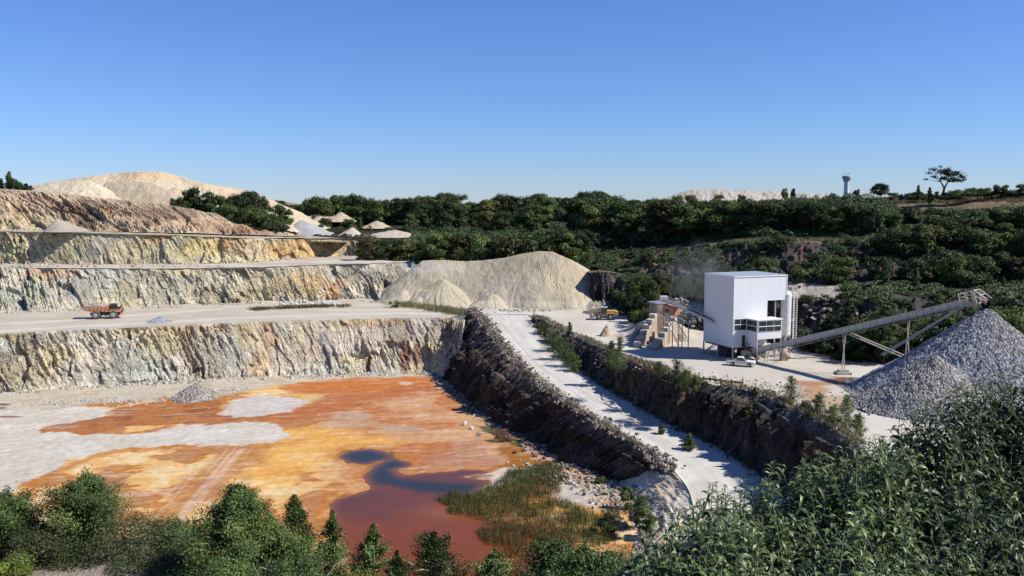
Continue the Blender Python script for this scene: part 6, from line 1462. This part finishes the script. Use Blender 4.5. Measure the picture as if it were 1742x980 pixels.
for (px, pb, t, w, lab) in [(970, 572, 548, 14, "thin seedling on the bank edge near the yard entrance"), (1040, 612, 580, 22, "tall thin young willow, left of a pair above the dark cut"), (1055, 612, 574, 20, "tall thin young willow, right of a pair above the dark cut"), (1048, 628, 598, 46, "wide bush at the foot of the pair of thin willows"), (1122, 640, 616, 34, "young bush left of the tallest one above the dark cut"),
                            (1150, 652, 612, 36, "tallest young willow on the lip of the dark cut before the yard"), (1168, 656, 628, 40, "bushy willow touching the left end of the guard rail"), (1182, 660, 640, 30, "low willow under the left end of the guard rail"), (1345, 690, 641, 40, "feathery willow on the cut lip before the orange stained yard"), (1388, 712, 672, 36, "feathery willow second from the right on the cut lip"),
                            (1438, 730, 670, 44, "feathery willow nearest the gravel heap on the cut lip"), (1415, 722, 690, 40, "low willow between two feathery ones on the cut lip"), (1285, 674, 660, 10, "single small plant on the bare lip right of the guard rail"), (1460, 740, 705, 34, "dense low willow at the right end of the cut lip"), (1370, 704, 684, 30, "small willow tuft left of the second feathery one")]:
    small(px, pb, t, w, 0, lab, YG if w > 12 else GB, sz=.075)
small(1275, 715, 690, 22, -3.0, "small green shrub rooted in the face of the dark cut", YG)
for (px, pb, t, w, lab) in [(672, 523, 510, 22, "green bush at the end of the bench before the sand heap")]:
    small(px, pb, t, w, 0, lab, G2, 's')

# tufts of dry grass and weeds along the edges
def grass(name, pts, n, hgt, wid, col, label, spread=1.0, cat="grass", seed=0):
    r = np.random.default_rng(seed); pts = np.array(pts); L = np.concatenate([[0], np.cumsum(np.linalg.norm(np.diff(pts, axis=0), axis=1))])
    t = r.uniform(0, L[-1], n); cl = fbm(t/2.5, t*0, o=3, seed=seed); keep = cl > -.12; t = t[keep]; n = len(t)
    B_ = np.stack([np.interp(t, L, pts[:, k]) for k in range(3)], 1)+np.stack([r.normal(0, spread, n), r.normal(0, spread, n), np.zeros(n)], 1)
    return blades(name, B_, hgt, wid, col, label, seed, cat)
def blades(name, B_, hgt, wid, col, label, seed, cat="grass"):
    r = np.random.default_rng(seed+1); n = len(B_); a = r.uniform(0, 6.283, n); h = hgt*r.uniform(.45, 1.2, n)
    d = np.stack([np.cos(a), np.sin(a), a*0], 1)*(wid*r.uniform(.6, 1.3, n))[:, None]; ln = np.stack([r.normal(0, .22, n)*h, r.normal(0, .22, n)*h, h], 1)
    V = np.stack([B_-d, B_+d, B_+ln*.6+d*.7, B_+ln], 1).reshape(-1, 3); V2 = V.copy()
    c = np.array(col)[r.integers(0, len(col), n)]*r.uniform(.65, 1.35, (n, 1)); o = mk(name, V2, np.arange(n*4).reshape(n, 4), M['leaf'], np.repeat(c, 4, 0))
    return tag(o, label, cat, kind="stuff")
dry = [(.26, .21, .12), (.18, .17, .08), (.12, .13, .05), (.32, .26, .16)]; grn = [(.07, .10, .025), (.10, .13, .04), (.05, .07, .02)]
grass("dry_grass", crestW[:], 5200, .45, .05, dry, "dry grass and weeds on the crest of the dark spur", .5, seed=501)
grass("dry_grass", [b+np.array([0, 0, .3]) for b in Y1], 6500, .5, .05, dry+grn[:1], "dry grass along the lip between the yard and the dark cut", .7, seed=503)
grass("weeds", [PR(a, b) for a, b in yF[1:-3]], 2600, .6, .06, grn+dry[:2], "weeds along the foot of the dark cut beside the ramp", .6, seed=505)
grass("weeds", [P(a, b, .2) for a, b in [(690, 519), (720, 523), (750, 528), (775, 531), (795, 536)]], 5200, 1.3, .08, grn[:1]+dry[:3], "tall weeds at the corner of the bench before the sand heap", 1.6, seed=507)
grass("weeds", [P(a, b, .2) for a, b in [(430, 527), (480, 524), (540, 522), (590, 521)]], 4200, .8, .09, dry[:3], "olive weeds in front of the row of white boulders", .9, seed=509)
pt = []
r = np.random.default_rng(9)
for i in range(9000):
    px = r.uniform(1480, 1790); Y = np.interp(px, HP, [q[0] for q in rows_def[5]])+r.uniform(-3, 9); pt.append(((px-W0/2)/FPX*Y, Y, ground_at(px, Y)))
blades("dry_grass", np.array(pt), .7, .12, [(.22, .16, .09), (.17, .13, .08), (.13, .12, .05)], "brown dry grass on the top of the right bank", 511)
pt = []
for i in range(9000):
    px = r.uniform(1230, 1560); Y = np.interp(px, HP, [q[0] for q in rows_def[3]])+r.uniform(0, 9); pt.append(((px-W0/2)/FPX*Y, Y, ground_at(px, Y)))
blades("terrace_grass", np.array(pt), .8, .12, [(.22, .22, .11), (.16, .18, .07), (.26, .23, .14)], "pale dry grass on the terrace above the cliff", 513)

# reed bed in the pool
RP = [(745, 850), (775, 840), (800, 845), (850, 816), (880, 803), (900, 794), (930, 790), (955, 798), (968, 820), (950, 846), (985, 862), (1012, 880), (1045, 868), (1062, 900), (1045, 930), (960, 940), (900, 948), (850, 940), (815, 905), (850, 895), (800, 880), (770, 868)]
rp = pp(RP); lo = rp.min(0); hi = rp.max(0); r = np.random.default_rng(31)
X = r.uniform(lo[0], hi[0], 62000); Y = r.uniform(lo[1]-3, hi[1], 62000)
d = poly_sd(X, Y, rp)+1.8*fbm(X/3, Y/3, o=3, seed=521); de = fbm(X/2.2, Y/2.2, o=3, seed=522)
k = (d < 0) & (r.uniform(0, 1, len(X)) < .55+.9*de+.25*(-d > 1)); X, Y = X[k], Y[k]; de = de[k]
pxr, pyr = proj(np.stack([X, Y, X*0+ZP], 1)); brown = sstep(845, 900, pyr+18*de*2)*(pxr < 970)
Bp = np.stack([X, Y, np.full(X.shape, ZP-.15)], 1); gsel = r.uniform(0, 1, len(X)) > brown*.75
blades("reed_bed", Bp[gsel], 1.25, .032, [(.05, .075, .018), (.065, .085, .024), (.04, .055, .014), (.10, .09, .035)], "bed of green reeds standing in the red pool", 523, "reeds")
blades("reed_bed", Bp[~gsel], 0.9, .03, [(.13, .075, .035), (.15, .10, .045), (.08, .07, .025)], "browner thin reeds at the near side of the reed bed", 525, "reeds")

# ---------------------------------------------------------------- trees on the near slope
BG = (.085, .125, .036)
def near(px, topy, wpx, Y, label, col=BG, n=9000, sz=.055, kind='birch', dens=1.0):
    x = (px-W0/2)/FPX*(Y*CP+7); z0 = float(zslope(np.array([x]), np.array([float(Y)]))[0]); zt = ztop(topy, Y, px); h = zt-z0; W = wpx/FPX*Y
    s = int(px*3+topy); pe = random.uniform(.5, .8) if int(px) not in (234, 466, 114, 566, 0) else .8; W = W*(1.0 if kind != 'birch' else 1.6)
    if kind == 'birch': o = cone_tree(s, h, W, int(n*dens), sz, col, name="young_birch", br=int(95*max(.7, h/8)), bark='birchbark', spread=.27, droop=.35, prof=lambda t: (.7+.3*math.sin(min(1, t*2.2)*math.pi/2))*(1-t)**pe+.035, low=.05)
    else: o = broad_tree(s, h, W, int(n*dens), sz, col, -.15, 16, name="broom_shrub")
    o.location = (x, Y, z0-.1); tag(o, label, "tree" if kind == 'birch' else "shrub"); return o
NB = [(0, 788, 150, 38.5, "leafy birch cut by the left edge of the picture", 16000), (30, 868, 150, 37.5, "dense low birch beside the one at the left edge", 12000), (114, 842, 110, 38.5, "small round topped birch left of the tall slender one", 10000), (234, 806, 112, 38.5, "tall slender birch alone before the orange mud", 15000),
      (370, 906, 70, 38, "short pointed birch left of the biggest near tree", 4500), (466, 822, 185, 34, "biggest near birch with a dense dark crown at the bottom of the picture", 30000), (518, 862, 110, 35, "birch shoulder right against the biggest near birch", 11000), (566, 847, 130, 35, "pale stemmed birch right of the biggest near birch", 15000), (600, 868, 90, 36, "thin birch behind the pale stemmed one", 8000),
      (640, 892, 110, 33, "narrow birch standing before the red water", 11000), (698, 944, 80, 32, "short birch tip between the narrow birch and the round one", 6000), (768, 912, 130, 34, "round birch alone before the red water near the middle bottom", 12000), (834, 926, 110, 34, "birch right of the round one at the middle bottom", 9000), (912, 914, 240, 34, "broad birch below the reed bed", 28000), (983, 903, 56, 60, "narrow dark birch against the reed bed", 6000), (968, 926, 230, 32, "birch crowns low under the reed bed", 24000), (1032, 930, 210, 32, "pale green birch at the foot of the lance leaved bush", 20000)]
for (px, t, w, Y, lab, n) in NB: near(px, t, w, Y, lab, n=int(n*2.2), sz=.047)
SB = [(60, 893, 150, 37.5, "dark broom shrub behind the pale path at the left"), (105, 888, 130, 38, "second dark broom shrub, under the small round topped birch"), (160, 900, 130, 37.5, "grey broom shrub between the two birches at the left"), (215, 905, 130, 37, "grey green broom shrub at the foot of the tall slender birch"), (285, 912, 160, 37.5, "wide olive broom shrub before the orange mud"), (345, 920, 150, 37, "rounded broom shrub near the short pointed birch"), (400, 938, 140, 35, "dusky broom shrub against the biggest near birch"), 
      (10, 932, 70, 35, "bright shrub at the left end of the pale path"), (135, 942, 80, 33.5, "bright green shrub on the pale path at the bottom"), (612, 945, 140, 31, "yellow green shrub in front of the narrow birch"), (665, 938, 130, 31, "yellow tinged shrub at the bottom before the red water"), (548, 950, 150, 30, "leafy shrub under the pale stemmed birch"), (470, 945, 190, 30, "shrub filling the bottom below the biggest near birch"), (870, 958, 140, 30, "low leafy shrub at the bottom below the broad birch"), (1085, 922, 140, 33, "leafy shrub between the pale bank and the lance leaved bush"), (1130, 940, 130, 30, "low green shrub left of the lance leaved bush"), (800, 972, 80, 30, "shrub tip at the bottom between two birches"), (960, 965, 140, 29, "green shrub at the bottom right of the broad birch"), (1030, 968, 140, 29, "green shrub at the bottom under the pale green birch")]
for (px, t, w, Y, lab) in SB:
    yl = any(q in lab for q in ("yellow", "bright")); near(px, t+random.uniform(-8, 6), w*random.uniform(1.0, 1.6), Y, lab, col=(.10, .12, .028) if yl else ((.06, .078, .034) if 'broom' in lab else BG), kind='birch' if ('leafy' in lab or 'low shrub' in lab) else 'shrub', n=13000, sz=.042)
for (px, py, t, w, lab) in [(1082, 880, 842, 50, "dark bush in the hollow between the rubble and the pale bank"), (1100, 900, 858, 46, "green bush leaning on the pale bank"), (1068, 850, 826, 30, "small bush on top of the rubble slabs"), (1030, 905, 868, 42, "rounded reed like bush at the right end of the reed bed"), (1020, 820, 808, 20, "little bush at the foot of the dark spur")]:
    small(px, py, t, w, ZP+.2 if px < 1050 else ZP+1.5, lab, G2, 's', n=4000, sz=.11)
small(858, 750, 728, 46, ZP, "withered brown shrub at the foot of the dark spur in the shade", (.16, .09, .06), 's', n=1800, sz=.09)

# ---------------------------------------------------------------- big lance leaved bush close to the camera
def lance_bush(name, label, box, seed, n_sh, depth):
    """upright shoots with opposite drooping lance leaves; box = list of (px, top py) for the outline of shoot tips"""
    r = np.random.default_rng(seed); root = empty(name, (0, 0, 0))
    V, F, Cc = [], [], []; segs = []; k = 0
    x0, x1 = box[0][0], box[-1][0]
    prof = np.array([[0, 0], [.18, .62], [.42, 1.0], [.72, .62], [1.0, .0]])
    for i in range(n_sh):
        px = r.uniform(x0, x1); yt = np.interp(px, [b[0] for b in box], [b[1] for b in box]); u = r.uniform(0, 1)**.9
        py = yt+u*(1120-yt)+r.normal(0, 6); Y = depth[0]+(depth[1]-depth[0])*(1-u)+r.normal(0, .25)
        if i < n_sh*.10: py = yt+r.uniform(-34, 10); Y = depth[1]+r.uniform(-.5, .1)
        tip = PY(px, py, Y); lean = r.normal(0, .30, 2)+np.array([-.10, -.05]); Ls = r.uniform(.55, 1.0); dr = np.array([-lean[0], -lean[1], -1.0]); dr /= np.linalg.norm(dr)
        base = tip+dr*Ls; segs.append((base, tip, .0045, .002)); npair = int(Ls/.06); az = r.uniform(0, 3.14)
        shade = r.uniform(.75, 1.3)
        for j in range(npair):
            q = tip+dr*(Ls*(j+.3)/npair); az += math.pi/2+r.normal(0, .25); sz = (.06+.072*min(1, j/3.0))*r.uniform(.75, 1.25)
            for s in (0, math.pi):
                a = az+s; o2 = np.array([math.cos(a), math.sin(a), 0]); sidev = np.array([-math.sin(a), math.cos(a), 0]); el = r.uniform(.5, 1.1) if j < 3 else r.uniform(.1, .8); dro = r.uniform(.6, 1.6)
                tw = r.normal(0, .35); sidev = sidev*math.cos(tw)+np.array([0, 0, 1])*math.sin(tw); wd = sz*r.uniform(.09, .135)
                for t, w_ in prof:
                    c = q+o2*sz*t*(1-.18*t)+np.array([0, 0, 1])*(sz*(el*t-dro*t*t*.75)); V += [c-sidev*wd*w_+np.array([0, 0, wd*w_*.45]), c, c+sidev*wd*w_+np.array([0, 0, wd*w_*.45])]
                for t in range(4): F += [(k+t*3, k+t*3+1, k+t*3+4, k+t*3+3), (k+t*3+1, k+t*3+2, k+t*3+5, k+t*3+4)]
                young = 1.0 if j < 3 else 0.0; base_c = np.array([.052, .076, .016])*r.choice([.4, .8, 1.0, 1.5])*shade*r.uniform(.75, 1.3)*(1+.5*young)+young*np.array([.05, .06, .035]); Cc.append(np.tile(base_c, (15, 1))); k += 15  # leaves nearest the tip: greyish sheen highlight painted into their paler colour
    o = mk("foliage", np.array(V), np.array(F), M['leaf2'], np.concatenate(Cc), True, parent=root)
    tv, tf = tubes(segs, 4); mk("stems", tv, tf, M['greenstem'], None, True, parent=root)
    tag(root, label, "bush"); return root
lance_bush("butterfly_bush", "large lance leaved bush filling the lower right corner close by", [(1440, 850), (1480, 775), (1540, 735), (1590, 700), (1650, 668), (1700, 660), (1742, 650), (1820, 640), (1900, 630)], 601, 1200, (3.6, 7.0))
lance_bush("butterfly_bush", "lance leaved bush left of and below the largest one, in front of the dark cut", [(1190, 880), (1220, 845), (1260, 850), (1320, 815), (1400, 800), (1450, 778), (1500, 770), (1560, 800)], 603, 820, (3.6, 6.2))
lance_bush("butterfly_bush", "lowest lance leaved bush with thin shoots before the haul ramp", [(1030, 970), (1070, 945), (1110, 925), (1150, 905), (1180, 885), (1230, 880), (1300, 890)], 605, 400, (3.6, 5.4))
# unused models are not kept
for o in pool_:
    if o.name not in used:
        for ch in list(o.children): bpy.data.objects.remove(ch)
        bpy.data.objects.remove(o)
    elif "_h" in o: pass
for o in bpy.data.objects:
    if "_h" in o: del o["_h"]

# ---------------------------------------------------------------- thin dust drifting off the screen
dm = bpy.data.materials.new("drifting dust"); dm.use_nodes = True; nt = dm.node_tree; N = nt.nodes; L = nt.links; N.clear()
ou = N.new("ShaderNodeOutputMaterial"); pv = N.new("ShaderNodeVolumePrincipled"); pv.inputs["Color"].default_value = (.85, .85, .85, 1)
tc = N.new("ShaderNodeTexCoord"); no = N.new("ShaderNodeTexNoise"); no.inputs["Scale"].default_value = 1.7; no.inputs["Detail"].default_value = 4; L.new(tc.outputs["Object"], no.inputs["Vector"])
ln = N.new("ShaderNodeVectorMath"); ln.operation = 'LENGTH'; L.new(tc.outputs["Object"], ln.inputs[0])
m1 = N.new("ShaderNodeMapRange"); m1.inputs[1].default_value = .15; m1.inputs[2].default_value = .98; m1.inputs[3].default_value = 1; m1.inputs[4].default_value = 0; L.new(ln.outputs["Value"], m1.inputs[0])
m2 = N.new("ShaderNodeMapRange"); m2.inputs[1].default_value = .42; m2.inputs[2].default_value = .72; m2.inputs[4].default_value = .055; L.new(no.outputs[0], m2.inputs[0])
mm = N.new("ShaderNodeMath"); mm.operation = 'MULTIPLY'; L.new(m1.outputs[0], mm.inputs[0]); L.new(m2.outputs[0], mm.inputs[1]); L.new(mm.outputs[0], pv.inputs["Density"]); L.new(pv.outputs[0], ou.inputs["Volume"])
import bmesh
bm = bmesh.new(); bmesh.ops.create_icosphere(bm, subdivisions=3, radius=1); me = bpy.data.meshes.new("dust_cloud"); bm.to_mesh(me); bm.free(); me.materials.append(dm)
dc = bpy.data.objects.new("dust_cloud", me); COL.objects.link(dc); dc.location = tuple(PY(1188, 462, 205)); dc.scale = (8.5, 7, 8.5); dc.rotation_euler = (0, .5, 0)
tag(dc, "thin pale dust drifting above the feed conveyor", "dust", kind="stuff")
SC.cycles.volume_step_rate = 2.0; SC.cycles.volume_max_steps = 64
